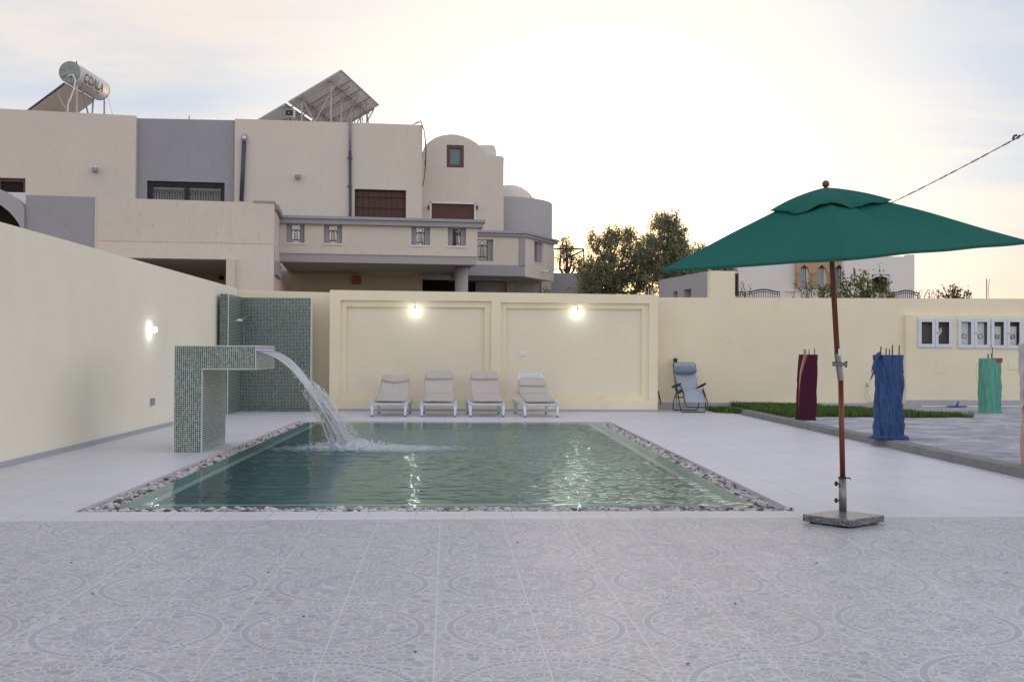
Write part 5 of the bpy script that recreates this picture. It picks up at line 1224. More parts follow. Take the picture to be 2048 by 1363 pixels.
# near-black sheet standing in for the shaded room behind the windows, lower storey
mb = MB(); mb.box(x0, xe-.01, V0+.3, V0+.4, 3.5, 6.5); B2(mb, 'shade_backing', 'interior_shade')
# round tower with dome
Yt = 3.4; rt_c = BF.P(1001, 400, Yt); sx = BF.P(1104.5, 410, Yt); Rt = (sx[0]-rt_c[0])*.985
zt_ = BF.P(1104, 410.5, Yt)[1]
mb = MB(); mb.lathe([(Rt, 0), (Rt, zt_-.02), (Rt-.02, zt_), (Rt-.2, zt_), (Rt-.22, zt_-.3)], (rt_c[0], Yt, 0), 64); tw = B2(mb, 'round_tower', 'light_grey_stucco')
for f in tw.data.polygons: f.use_smooth = len(f.vertices) == 4
dc = BF.P(1022, 400, Yt); dr_ = (BF.P(1077, 400, Yt)[0]-dc[0]); dz0 = zt_-.3; dzt = BF.P(1022, 370, Yt+.2)[1]
mb = MB(); mb.lathe([(dr_*math.cos(R(a_)), dz0+(dzt-dz0)*math.sin(R(a_))) for a_ in range(0, 90, 6)]+[(.01, dzt)], (dc[0], Yt+.2, 0), 40); B2(mb, 'dome', 'pale_stucco', smooth=True)
q = BF.P(1048, 372, Yt); mb = MB(); mb.box(q[0]-.12, q[0]+.1, Yt+.9, Yt+1.2, dz0, q[1]+.03); q = BF.P(1074, 393, Yt-.4); mb.tube([(q[0]-.08, Yt-.2, q[1]-.03), (q[0]+.05, Yt-.2, q[1]+.05)], .02, 6); B2(mb, 'roof_vent', 'pale_stucco')
q = BF.P(1011, 424, 2.0); mb = MB(); mb.box(q[0]-.06, q[0]+.06, 1.75, 1.95, q[1]-.10, q[1]+.10); B2(mb, 'wall_lamp', 'white_plastic', bevel=.02)
# lower balcony: straight front, then a face angled back to the right
def wp(px, py, Y): q = at(px, py, Y); q = BF.M.inverted() @ q; return q
Ya, Yb2, Yc = 31.0, 31.3, 33.4
qa, qb, qc = wp(915, 500, Ya), wp(1050, 500, Yb2), wp(1108, 500, Yc)
ztp = wp(1050, 474, Yb2).z; zbt = wp(1050, 552.5, Yb2).z
def seg_wall(pA, pB, z0, z1, th, holes=()):
    dv = Vector((pB.x-pA.x, pB.y-pA.y, 0)); Ls = dv.length; dv.normalize(); nv = Vector((-dv.y, dv.x, 0)); m_ = MB(); m_.wall(0, Ls, z0, z1, 0, th, holes)
    m_.v = [(pA.x+dv.x*x+nv.x*y, pA.y+dv.y*x+nv.y*y, z) for x, y, z in m_.v]; return m_, dv, nv, Ls
def along(px, pA, pB, Y_): q = wp(px, 500, Y_); d = Vector((pB.x-pA.x, pB.y-pA.y)); return (Vector((q.x-pA.x, q.y-pA.y))).dot(d)/d.length
g1 = (along(955, qa, qb, 31.1), along(987, qa, qb, 31.1), wp(970, 521.5, 31.1).z, wp(970, 478.5, 31.1).z)
m_, dv, nv, Ls = seg_wall(qa, qb, zbt+.32, ztp, .25, [g1]); B2(m_, 'balcony_parapet', 'beige_stucco')
gm, *_ = seg_wall(qa, qb, 0, 1, .1); Mx = Matrix(((dv.x, nv.x, 0, qa.x-off.x), (dv.y, nv.y, 0, qa.y-off.y), (0, 0, 1, 0), (0, 0, 0, 1)))
m_ = MB(); m_.box(g1[1]-.15, g1[1]-.003, .12, .24, g1[2]+.003, g1[3]-.003); m_.v = [tuple(Mx @ Vector(q)+off) for q in m_.v]; B2(m_, 'opening_lining', 'trim_grey')
grille(g1[0]+.02, g1[1]-.16, g1[2]+.01, g1[3]-.01, .15, h2_, Mx)
ms, *_ = seg_wall(qa, qb, zbt, zbt+.318, .25); ms.v = [(x-nv.x*.02, y-nv.y*.02, z) for x, y, z in ms.v]; B2(ms, 'slab_edge', 'grey_stucco')
qs = Vector((qb.x-dv.x*.17, qb.y-dv.y*.17, 0)); mp, *_ = seg_wall(qs, qb, zbt+.32, ztp-.001, .04); mp.v = [(x-nv.x*.042, y-nv.y*.042, z) for x, y, z in mp.v]; B2(mp, 'corner_strip', 'grey_stucco')
g2 = (along(1068, qb, qc, 31.95), along(1086, qb, qc, 32.6), wp(1077, 526, 32.3).z, wp(1077, 484, 32.3).z)
m2, dv2, nv2, Ls2 = seg_wall(qb, qc, zbt, ztp, .25, [g2]); B2(m2, 'balcony_parapet', 'pale_stucco')
Mx2 = Matrix(((dv2.x, nv2.x, 0, qb.x-off.x), (dv2.y, nv2.y, 0, qb.y-off.y), (0, 0, 1, 0), (0, 0, 0, 1)))
m_ = MB(); m_.box(g2[0]+(g2[1]-g2[0])*.58, g2[1]-.003, .08, .24, g2[2]+.003, g2[3]-.003); m_.v = [tuple(Mx2 @ Vector(q)+off) for q in m_.v]; B2(m_, 'opening_lining', 'trim_grey')
m_ = MB(); m_.box(g2[0], g2[1], .6, .65, g2[2]-.2, g2[3]+.02); m_.v = [tuple(Mx2 @ Vector(q)+off) for q in m_.v]; B2(m_, 'shade_backing', 'interior_shade')  # near-black sheet behind the grille stands in for shade
grille(g2[0]+.05, g2[0]+(g2[1]-g2[0])*.55, g2[2]+.01, g2[3]-.01, .2, h2_, Mx2)
bw, *_ = seg_wall(Vector((qb.x+dv2.x*(g2[0]-.03), qb.y+dv2.y*(g2[0]-.03), 0)), Vector((qb.x+dv2.x*(g2[1]+.03), qb.y+dv2.y*(g2[1]+.03), 0)), g2[2]-.02, g2[2]+.01, .1); bw.v = [(x-nv2.x*.02, y-nv2.y*.02, z) for x, y, z in bw.v]; B2(bw, 'sill', 'white_sill')
def ledge_poly(o0, o1, z0, z1, name):
    A_ = Vector((qa.x, qa.y))-Vector((nv.x, nv.y))*o0; B_ = Vector((qb.x, qb.y))-Vector((nv.x, nv.y))*o0*1.0-Vector((dv.x, dv.y))*-.02; C_ = Vector((qc.x, qc.y))-Vector((nv2.x, nv2.y))*o0+Vector((dv2.x, dv2.y))*.12
    D_ = Vector((qc.x, qc.y))+Vector((nv2.x, nv2.y))*o1+Vector((dv2.x, dv2.y))*.12; E_ = Vector((qb.x, qb.y))+Vector((nv.x, nv.y))*o1; F_ = Vector((qa.x, qa.y))+Vector((nv.x, nv.y))*o1
    mb = MB(); mb.prism_xy([tuple(q) for q in (A_, B_, C_, D_, E_, F_)], z0, z1); return mb
B2(ledge_poly(.09, .34, ztp+.001, ztp+.085, 0), 'balcony_ledge', 'trim_grey'); B2(ledge_poly(.15, .36, ztp+.086, ztp+.15, 0), 'balcony_ledge', 'trim_grey')
mb = MB(); mb.prism_xy([(qa.x, qa.y+.26), (qb.x-.1, qb.y+.30), (qc.x-.3, qc.y+.1), (qc.x-.3, 6), (qa.x, 6)], zbt+.01, zbt+.2); B2(mb, 'balcony_floor', 'light_grey_stucco')
q = wp(1083, 542.5, 32.6); mb = MB(); mb.tube([(q.x, q.y-.02, q.z+.02), (q.x+.02, q.y-.14, q.z+.0), (q.x+.20, q.y-.2, q.z-.02)], [.02, .03, .032], 10); cmr = B2(mb, 'security_camera', 'white_plastic', smooth=True)
mb = MB(); mb.tube([(q.x+.20, q.y-.2, q.z-.02), (q.x+.225, q.y-.205, q.z-.023)], .03, 10); B2(mb, 'lens', 'black_paint', cmr)
# what stands under the lower balcony
q0, q1 = wp(1050, 560, 34.0), wp(1100, 560, 34.0)
mb = MB(); mb.box(qa.x-1.0, qc.x-.9, 3.2, 3.4, 0, zbt); B2(mb, 'shade_backing', 'interior_shade')  # shade under the balcony is put into this near-black colour
mb = MB(); mb.box(wp(1016, 560, 33.5).x, wp(1031, 560, 33.5).x, 1.4, 1.7, 0, zbt); B2(mb, 'pillar', 'tan_stucco')
mb = MB(); mb.box(wp(1088, 560, 34).x, wp(1106, 560, 34).x, 2.0, 2.5, 0, zbt+.4); mb.box(wp(1032, 575, 33).x, wp(1090, 575, 33).x, 2.0, 2.15, 0, wp(1050, 574, 33.6).z); B2(mb, 'ground_floor_wall', 'pale_stucco')

# low grey garden wall and iron railing between house and trees
p0, p1 = at(1100, 545.5, 36), at(1172, 547, 36)
t = thing('garden_wall', 'low grey garden wall under the iron railing beside the olive trees', 'wall', (p0.x, 36, 0))
mb = MB(); mb.box(p0.x, p1.x+.6, 36, 36.25, 0, p0.z); mb.build('wall_face', 'light_grey_stucco', t, world=True)
t = thing('stair_railing', 'rusty iron railing climbing beside the leftmost olive tree', 'railing', (p0.x, 36.1, p0.z))
mb = MB(); Yr = 36.1; r = lambda x, y: tuple(at(x, y, Yr))
mb.tube([r(1104, 497), r(1168, 498)], .03, 6); mb.tube([r(1104, 502), r(1150, 502)], .012, 5); mb.tube([r(1104, 538), r(1128, 539)], .02, 5); mb.tube([r(1168, 498), r(1168, 530)], .02, 5)
mb.tube([r(1168, 500), r(1126, 520)], .03, 6); mb.tube([r(1168, 516), r(1128, 541)], .02, 6); mb.tube([r(1128, 505), r(1128, 544)], .025, 6)
mb.build('handrail', 'dark_iron', t, world=True)
mb = MB()
for k in range(10): x = 1106+k*2.4; mb.tube([r(x, 503), r(x, 543)], .010, 4)
for k in range(16): x = 1129+k*2.5; y = 519-(x-1126)*.48; mb.tube([r(x, y), r(x, y+22)], .014, 4)
mb.build('baluster', 'dark_iron', t, world=True)['kind'] = 'stuff'

# ================================================================== on the roof
sh_ = thing('solar_water_heater', 'white cylinder tank on a tilted collector frame on the villa roof', 'water heater', tuple(at(170, 225, 32).to_2d().to_3d()+Vector((0, 0, 8.2))))
T0, T1 = at(139.5, 144.4, 31.0), at(196, 168, 33.2); T1.z = T0.z+.02; T1.x = T0.x+.12
ax = (T1-T0).normalized(); RT_ = .325
def ringp(c_, r): return c_, r
mb = MB(); mb.tube([T0, T0+ax*.04, T0+ax*.05, T0+ax*.14, T0+ax*.15, T1-ax*.15, T1-ax*.14, T1-ax*.05, T1-ax*.04, T1], [RT_*.99, RT_, RT_*.975, RT_*.975, RT_, RT_, RT_*.98, RT_*.98, RT_, RT_*.97], 40)
tk = mb.build('tank', 'tank_white', sh_, world=True)
for f in tk.data.polygons: f.use_smooth = len(f.vertices) == 4
mb = MB(); mb.tube([T0-ax*.012, T0+ax*.0], [RT_*.94, RT_*.97], 32); cpp = mb.build('end_cap', 'tank_cap', tk, world=True)
mb = MB()
for a_ in (20, 95, 160, 215, 280, 330):
    dv_ = Vector((math.cos(R(a_)), 0, math.sin(R(a_)))); mb.tube([T0-ax*.016+dv_*RT_*.35, T0-ax*.016+dv_*RT_*.85], .018, 6)
mb.build('cap_rib', 'lamp_grey', cpp, world=True)
# lettering wrapped on the tank
def text_mesh(s, size):
    cu = bpy.data.curves.new('txt', 'FONT'); cu.body = s; cu.size = size; cu.resolution_u = 4; cu.offset = size*.028
    o = bpy.data.objects.new('txt', cu); COL.objects.link(o); bpy.context.view_layer.update()
    me = bpy.data.meshes.new_from_object(o.evaluated_get(bpy.context.evaluated_depsgraph_get()))
    b_ = bmesh.new(); b_.from_mesh(me); bmesh.ops.triangulate(b_, faces=b_.faces[:])
    for _ in range(3):
        bmesh.ops.subdivide_edges(b_, edges=[e for e in b_.edges if e.calc_length() > .14], cuts=1); bmesh.ops.triangulate(b_, faces=b_.faces[:])
    b_.to_mesh(me); b_.free()
    V = [tuple(v.co) for v in me.vertices]; Fs = [tuple(p.vertices) for p in me.polygons]; bpy.data.objects.remove(o); bpy.data.curves.remove(cu); bpy.data.meshes.remove(me); return V, Fs
Vt, Ft = text_mesh('COALA', 1.0); xs_ = [v[0] for v in Vt]; ys_ = [v[1] for v in Vt]; W_, H_ = max(xs_)-min(xs_), max(ys_)-min(ys_)
Ltxt, Htxt = 1.42, .27
mb = MB(); side = Vector((ax.y, -ax.x, 0)).normalized()
vs = []
for x, y, z in Vt:
    s = .28+(x-min(xs_))/W_*Ltxt; a_ = R(-37)+(y-min(ys_))/H_*Htxt/RT_; vs.append(tuple(T0+ax*s+side*math.cos(a_)*(RT_+.006)+Vector((0, 0, 1))*math.sin(a_)*(RT_+.006)))
mb.add(vs, Ft); mb.build('lettering', 'black_paint', tk, world=True)
mb = MB()
for (s0_, s1_, a0_, a1_) in ((.30, .50, -56, -45), (.56, 1.30, -56, -51), (.56, 1.1, -49, -45), (1.36, 1.62, -56, -45)):
    n = 8
    for k in range(n):
        A_, B_ = s0_+(s1_-s0_)*k/n, s0_+(s1_-s0_)*(k+.8)/n
        mb.quad(*[tuple(T0+ax*s+side*math.cos(R(q))*(RT_+.003)+Vector((0, 0, 1))*math.sin(R(q))*(RT_+.003)) for s, q in ((A_, a0_), (B_, a0_), (B_, a1_), (A_, a1_))])
mb.build('small_print', 'faded_print', tk, world=True)
ca_, cb_ = T0+Vector((-.13, .05, -.36)), T1+Vector((-.13, -.1, -.36)); sl_ = Vector((-1.35, 0, -1.05))
mb = MB(); n_ = Vector((-sl_.z, 0, sl_.x)).normalized()*-1; n_ = Vector((-.61, 0, .79))*.09
mb.hexa([ca_, cb_, cb_+sl_*1.15, ca_+sl_*1.15], [q+n_ for q in (ca_, cb_, cb_+sl_*1.15, ca_+sl_*1.15)]); cl_ = mb.build('collector', 'pink_stucco', sh_, world=True)
mb = MB(); mb.tube([ca_+n_*.5-Vector((0, .02, 0)), ca_+sl_*1.15+n_*.5-Vector((0, .02, 0))], .03, 6); mb.build('collector_edge', 'dark_pipe', cl_, world=True)
mb = MB(); rz0 = T0.z-1.6
for p_, q_ in ((T0+Vector((.15, .15, -.3)), Vector((.15, .15, -1.5))), (T1+Vector((.2, -.2, -.3)), Vector((.2, -.2, -1.5))), (T1+Vector((-.1, -.3, -.3)), Vector((.15, -1.2, -1.5))), (T0+Vector((.15, .5, -.3)), Vector((.2, 1.4, -1.5))), (T0+Vector((-.4, .1, -.6)), Vector((.1, .2, -1.5)))):
    base = (T1 if p_.y > (T0.y+T1.y)/2 else T0)+q_; mb.tube([p_, base], .028, 6)
mb.build('stand', 'aluminium', sh_, world=True)
mb = MB(); q_ = T0+Vector((-.02, -.03, -.12)); mb.tube([q_, q_+Vector((.15, -.08, .02)), q_+Vector((.22, -.06, -.12)), q_+Vector((.16, -.02, -.4)), q_+Vector((-.05, .1, -.8)), q_+Vector((-.08, .15, -1.3))], .022, 8); mb.build('insulated_pipe', 'white_plastic', sh_, world=True, smooth=True)
mb = MB(); q_ = T0+ax*.45+Vector((0, 0, RT_)); mb.tube([q_, q_+Vector((0, 0, .12))], [.035, .012], 8); mb.build('valve', 'black_paint', tk, world=True)
mb = MB(); q_ = T1+Vector((.25, -.1, -.15)); mb.tube([q_, q_+Vector((.22, -.2, -.6)), q_+Vector((.35, -.2, -1.2))], .006, 4); mb.build('stay_wire', 'pale_wire', sh_, world=True)

Tp = at(682.4, 140.6, 34.0); d1 = Vector((.168, .986, 0)); s1_ = 4.75; Lp = Vector((-.986*1.75, .168*1.75, -.97))
sp = thing('solar_panel_array', 'two tilted rows of solar panels on a lattice of legs on the villa roof', 'solar panels', (Tp.x, Tp.y+2, 8.2))
Rp = at(757.6, 209.8, 38.7); d1 = Vector((Rp.x-Tp.x, Rp.y-Tp.y, 0)); d1n = d1.normalized(); pn_ = d1.normalized().cross(Lp.normalized()); pn_ = pn_ if pn_.z > 0 else -pn_
for row in range(2):
    O_ = Tp+Lp*(1.06*row)
    for k in range(4):
        a_ = O_+d1*(k/4+.004); b_ = O_+d1*((k+1)/4-.004); c_ = b_+Lp; e_ = a_+Lp
        mb = MB(); mb.hexa([a_, b_, c_, e_], [q+pn_*.035 for q in (a_, b_, c_, e_)]); pnl = mb.build('panel', 'panel_back', sp, world=True)
        mb = MB()
        for u, v in ((a_, b_), (b_, c_), (c_, e_), (e_, a_)): mb.tube([u-pn_*.004, v-pn_*.004], .020, 4)
        mb.build('panel_frame', 'aluminium', pnl, world=True)
mb = MB()
for f_ in (.24, .80, 1.10, 1.8):
    a_ = Tp+Lp*f_-pn_*.05; mb.tube([a_-d1n*.05, a_+d1+d1n*.12], .035, 4)
for k in (.06, .30, .5, .75, .96):
    a_ = Tp+d1*k-pn_*.10; mb.tube([a_+Lp*.10, a_+Lp*1.03], .028, 4)
mb.build('rail', 'aluminium', sp, world=True)
mb = MB(); RZ = 8.25
for k in (.06, .30, .55, .80, .98):
    b_ = Tp+d1*k; t1_ = b_+Lp*.24; foot = Vector((t1_.x+.0, t1_.y, RZ)); mb.tube([t1_, foot], .028, 5); t2_ = b_+Lp*.8; mb.tube([t2_, Vector((t2_.x, t2_.y, RZ))], .028, 5)
    mb.tube([b_+Lp*.10-pn_*.06, Vector((t1_.x-.75, t1_.y, RZ))], .022, 5); mb.tube([t2_, Vector((t1_.x-.3, t1_.y, RZ))], .022, 5); mb.tube([t1_-d1n*.0, foot+d1n*1.0+Vector((0, 0, .1))], .018, 5)
mb.build('support_legs', 'aluminium', sp, world=True)
q = at(579, 226, 31.6)
fl = thing('floodlight', 'small boxy floodlight on the roof edge below the solar panels', 'floodlight', tuple(q))
mb = MB(); mb.box(-.145, .145, 0, .16, -.12, .12); ho = mb.build('housing', 'yellowed_plastic', fl, bevel=.01)
mb = MB(); mb.box(-.125, .10, -.006, -.001, -.085, .095); fg = mb.build('glass', 'black_paint', ho)
mb = MB(); mb.box(-.035, .0, -.012, -.007, -.02, .02); mb.build('lamp_capsule', 'lamp_grey', fg)
mb = MB(); mb.tube([(0, .08, -.12), (.03, .1, -.45)], .02, 6); mb.tube([(-.1, .08, .12), (0, .08, .17), (.1, .08, .12)], .01, 6); mb.build('bracket', 'dark_iron', fl)
q = at(373, 240, 31.9); an = thing('roof_spike', 'short thin metal spike on the grey part of the villa roof', 'rod', (q.x, q.y+.3, q.z-.1)); mb = MB(); mb.tube([(0, 0, -.1), (0, 0, .30)], .014, 5); mb.box(-.0, .35, 0, .1, -.1, .08); mb.build('rod', 'dark_iron', an)

# ================================================================== houses and walls on the right
GF = Frame(at(1421, 590, 24).x, 24.0, 0)
gw = thing('outbuilding', 'grey flat-roofed outbuilding with two tiny openings behind the boundary wall', 'building', (GF.o.x, 24, 0))
p0, p1 = at(1421, 541, 24.2), at(1352, 553.5, 26.3)
dv3 = Vector((p0.x-p1.x, p0.y-p1.y, 0)); L3 = dv3.length; dv3.normalize(); nv3 = Vector((-dv3.y, dv3.x, 0))
def on3(px, py):
    d = ray(px, py); n_ = nv3; k = (Vector((p1.x, p1.y, 0))-CP).dot(n_)/d.dot(n_); q = CP+d*k; return (q-Vector((p1.x, p1.y, 0))).dot(dv3), q.z
ws3 = []
for (a_, b_, c_, d_) in ((1347, 583, 1355, 594), (1368, 579, 1382, 592)):
    u0, z1_ = on3(a_, b_); u1, z0_ = on3(c_, d_); ws3.append((u0, u1, z0_-.3, z1_))
ext = 1.2; zt3 = (p0.z+p1.z)/2
mb = MB(); mb.wall(-ext, L3+.1, 0, p1.z, 0, .25, ws3, lambda x: p1.z+(p0.z-p1.z)*x/L3); mb.v = [(p1.x+dv3.x*x+nv3.x*y, p1.y+dv3.y*x+nv3.y*y, z) for x, y, z in mb.v]; mb.build('front_wall', 'light_grey_stucco', gw, world=True)
mb = MB(); mb.wall(-ext, L3+.1, 0, 2.9, .4, .5); mb.v = [(p1.x+dv3.x*x+nv3.x*y, p1.y+dv3.y*x+nv3.y*y, z) for x, y, z in mb.v]; mb.build('shade_backing', 'interior_shade', gw, world=True)  # near-black backing imitates shade behind the tiny openings

WF = Frame(at(1650, 590, 46).x, 46.0, -3)
wh = thing('white_house', 'far white house with a sandstone arched window bay behind the green parasol', 'house', tuple(WF.o), R(-3))
def wr(a, b, c_, d, yl): p, q = WF.P(a, b, yl), WF.P(c_, d, yl); return (p[0], q[0], q[1], p[1])
z0w = 0
ll = wr(1440, 519, 1600, 592, 0); wn_ = wr(1470, 546, 1477.5, 592, 0)
mb = MB(); mb.wall(ll[0], ll[1], 0, ll[3], 0, .3, [wn_]); mb.box(ll[0], ll[1], .31, 5, ll[3]-.3, ll[3]-.2); wl = mb.build('left_wing', 'white_stucco', wh)
rr_ = wr(1688, 512.5, 1829, 592, -1.2); wq = wr(1743, 548, 1780, 586, -1.2)
mb = MB(); mb.wall(rr_[0], rr_[1], 0, rr_[3], -1.2, -.9, [wq]); mb.box(rr_[1]-.3, rr_[1]-.001, -.9, 5, 0, rr_[3]); x_ = wr(1814, 509, 1829, 513, -1.2); mb.box(x_[0], rr_[1], -1.2, -.8, rr_[3], x_[3]); mb.build('right_wing', 'white_stucco', wh)
x_ = wr(1740, 506, 1771, 520, 2.0); mb = MB(); mb.box(x_[0], x_[1], 2.0, 3.0, 3.5, x_[3]); mb.build('roof_hut', 'white_stucco', wh)
mb = MB(); mb.box(ll[0], rr_[1]-.31, 3.0, 3.1, 0, 5.0); mb.build('shade_backing', 'interior_shade', wh)  # near-black backing for the shaded rooms of the white house
f = MB(); f.wall(wn_[0]+.002, wn_[1]-.002, wn_[2]-.5, wn_[3]-.01, .06, .10, [(wn_[0]+.05, wn_[1]-.07, wn_[2]-.4, wn_[3]-.08)]); ff = f.build('window', 'brown_wood', wh)
# sandstone bay with three pointed windows
sb = wr(1592.5, 500, 1694, 577, -.25); mb = MB()
cen = [1609, 1644, 1678.5]; prof = []
outline_h = []
def arch_pts(cx, yl):
    P_ = []
    for dx, y in ((-9.5, 575), (-9.5, 545), (-9.0, 539), (-6.5, 534.5), (-3.5, 533), (0, 528.5), (3.5, 533), (6.5, 534.5), (9.0, 539), (9.5, 545), (9.5, 575)): P_.append(WF.P(cx+dx, y, yl))
    return P_
xs2 = sorted({sb[0], sb[1], *[WF.P(c_+dx, 560, -.25)[0] for c_ in cen for dx in (-9.5, -9, -6.5, -3.5, 0, 3.5, 6.5, 9, 9.5)]})
def hz(x):
    for c_ in cen:
        P_ = arch_pts(c_, -.25)
        if P_[0][0]+1e-5 < x < P_[-1][0]-1e-5:
            for (xa, za), (xb, zb_) in zip(P_, P_[1:]):
                if xb-xa > 1e-4 and xa <= x <= xb: return P_[0][1], za+(zb_-za)*(x-xa)/(xb-xa)
    return None
for xa, xb in zip(xs2, xs2[1:]):
    ea, eb = hz(xa+1e-3), hz(xb-1e-3)
    if ea and eb:
        mb.quad((xa, -.25, ea[1]), (xb, -.25, eb[1]), (xb, -.25, sb[3]), (xa, -.25, sb[3])); mb.quad((xa, -.25, ea[1]), (xa, .0, ea[1]), (xb, .0, eb[1]), (xb, -.25, eb[1])); mb.quad((xa, -.25, sb[2]), (xb, -.25, sb[2]), (xb, -.25, ea[0]), (xa, -.25, ea[0]))
    else: mb.quad((xa, -.25, sb[2]), (xb, -.25, sb[2]), (xb, -.25, sb[3]), (xa, -.25, sb[3]))
mb.quad((sb[0], .0, sb[2]), (sb[0], -.25, sb[2]), (sb[0], -.25, sb[3]), (sb[0], .0, sb[3]))
bay = mb.build('sandstone_bay', 'sandstone', wh)
mb = MB(); mb.box(sb[0]-.1, sb[1]+.0, -.02, .1, 0, sb[2]-.001); mb.box(WF.P(1570, 581, -.03)[0], WF.P(1700, 581, 0)[0], -.10, -.021, WF.P(1600, 583, 0)[1], WF.P(1600, 581.5, 0)[1]); mb.build('sill_band', 'white_stucco', wh)
for c_ in cen:
    P_ = arch_pts(c_, -.05); xa, xb = P_[0][0], P_[-1][0]; zz0, zz1 = P_[0][1], P_[5][1]
    mb = MB(); mb.box(xa-.03, xb+.03, -.03, .0, zz0-.05, zz1+.05); wwn = mb.build('window', 'sky_glass', wh)
    mb = MB(); mb.box(xb-.22, xb+.02, -.09, -.035, zz0, zz1-.15); mb.build('curtain', 'white_sill', wwn)
    mb = MB(); mb.box((xa+xb)/2-.015+.03, (xa+xb)/2+.05, -.10, -.036, zz0, zz1-.02); mb.prism_xz([(xa+.02, zz1-.17), (xb-.02, zz1-.17), ((xa+xb)/2, zz1+.02)], -.115, -.101); mb.build('window_bar', 'dark_iron', wwn)
for c_ in (1597, 1626.5, 1661.5, 1690):
    q = WF.P(c_, 560, -.30); zt2 = WF.P(c_, 546, -.3)[1]; zb2 = WF.P(c_, 575, -.3)[1]; mb = MB(); mb.lathe([(.10, zb2), (.07, zb2+.06), (.06, zt2-.1), (.11, zt2), (.11, zt2+.04)], (q[0], -.30, 0), 12); mb.build('colonnette', 'sandstone', bay)
mb = MB(); x0, x1, z0_, z1_ = wq; mb.wall(x0+.002, x1-.002, z0_+.002, z1_-.002, -1.12, -1.1, [(x0+.04, x1-.04, z0_+.04, z1_-.04)]); wo_ = mb.build('window', 'white_sill', wh)
cx_ = (x0+x1)/2; rw_ = .55; zs = z0_+.42*(z1_-z0_)
mb = MB(); mb.tube([(cx_-rw_, -1.16, z0_)]+[(cx_-rw_*math.cos(R(a_)), -1.16, zs+(z1_-zs-.06)*math.sin(R(a_))) for a_ in range(0, 181, 12)]+[(cx_+rw_, -1.16, z0_)], .045, 6)
mb.tube([(x0, -1.16, zs+.1), (cx_-rw_, -1.16, zs+.1)], .02, 5); mb.tube([(x1, -1.16, zs+.1), (cx_+rw_, -1.16, zs+.1)], .02, 5); mb.build('arch_frame', 'white_sill', wo_)
mb = MB(); mb.box(x0+.05, x1-.05, -.95, -.92, z0_, z1_); mb.build('pane', 'interior_shade', wo_)

def arched_rail(px0, px1, pytop, pybot, Y, label, n=14, hump=5):
    a_, b_ = at(px0, pybot, Y), at(px1, pybot, Y); t = thing('fence_panel', label, 'railing', (a_.x, Y, a_.z-.4), group='curly black iron fence panels')
    mb = MB(); top = [at(px0+(px1-px0)*k/n, pytop+hump-hump*math.sin(math.pi*min(1, max(0, (k/n-.05)/.9)))**1.5, Y) for k in range(n+1)]
    mb.tube(top, .025, 5); mb.tube([q-Vector((0, 0, .09)) for q in top], .015, 5); mb.tube([a_-Vector((0, 0, .3)), b_-Vector((0, 0, .3))], .02, 5); mb.build('top_rail', 'dark_iron', t, world=True)
    mb = MB()
    for k in range(n+1): mb.tube([top[k], Vector((top[k].x, Y, a_.z-.4))], .014, 4)
    mb.build('baluster', 'dark_iron', t, world=True)['kind'] = 'stuff'
arched_rail(1495, 1559, 578.5, 594, 40, 'curly black iron fence panel in front of the white house left wing')
arched_rail(1785, 1838, 580.5, 597, 40, 'curly black iron fence panel at the right corner of the white house')
arched_rail(1474, 1492, 583, 594, 40, 'short black iron fence panel beside the raised pillar stub', 5, 2)
for (px, y0_, y1_, Y, lb) in ((1973.5, 557, 598, 23.2, 'thicker rusty rebar rod sticking up behind the right wall'), (1978, 558, 598, 23.25, 'thin bent rebar wire beside the thicker rod on the right wall')):
    a_, b_ = at(px, y1_, Y), at(px+(0 if px < 1975 else 1), y0_, Y); t = thing('rebar_rod', lb, 'rebar', tuple(a_)); mb = MB(); mb.tube([a_, (a_+b_)/2+Vector((.0 if px < 1975 else -.02, 0, 0)), b_], .010 if px < 1975 else .005, 6); mb.build('rod', 'rust_rod', t, world=True)
for k, px in enumerate((1291, 1297.5, 1302, 1306, 1310.5)):
    a_, b_ = at(px, 590, 22.7), at(px+rng.uniform(-.5, .5), 576+rng.uniform(-1, 1), 22.7); t = thing('wall_rod', ['leftmost pale metal rod of the row', 'second pale metal rod from the left', 'middle pale metal rod of the row', 'second pale metal rod from the right', 'rightmost pale metal rod of the row'][k]+' on top of the panelled wall', 'rebar', tuple(a_), group='row of five pale rods on the panelled wall'); mb = MB(); mb.tube([a_, b_], .008, 6); mb.build('rod', 'zinc' if k % 2 else 'pale_wire', t, world=True)

# overhead cable
cb = thing('overhead_cable', 'twisted overhead cable rising to the right above the green parasol', 'cable', tuple(at(2040, 275, 20)))
mb = MB(); n = 60; CPt = []
for k in range(n+1):
    t_ = k/n; px = 1640+(2200-1640)*t_; py = 466-(466-268)*((px-1640)/(2048-1640))**1.13; CPt.append(at(px, py, 40-20*t_))
CPt = [at(1622, 514, 45.9), at(1630, 490, 43)]+CPt+[CPt[-1]+(CPt[-1]-CPt[-4])*k for k in (1, 2, 3, 4, 5, 6)]; n = len(CPt)-1
for ph in (0, math.pi):
    P_ = []
    for k in range(n*4+1):
        i = min(k//4, n-1); f_ = k/4-i; q = CPt[i].lerp(CPt[i+1], f_); P_.append(q+Vector((math.cos(k*.35+ph), 0, math.sin(k*.35+ph)))*(.010+.006*math.sin(k*.23)))
    mb.tube(P_, .011, 5)
mb.build('cable_strands', 'cable_black', cb, world=True)
i = int((2041-1640)/(560)*60)+2; q = CPt[i]; mb = MB(); mb.tube([q+Vector((-.08, 0, -.02)), q+Vector((-.05, 0, .06)), q+Vector((.02, 0, .08))], .03, 6); mb.tube([q+Vector((.04, 0, 0)), q+Vector((.10, 0, .08))], .03, 6); mb.build('cable_clamp', 'cable_black', cb, world=True)

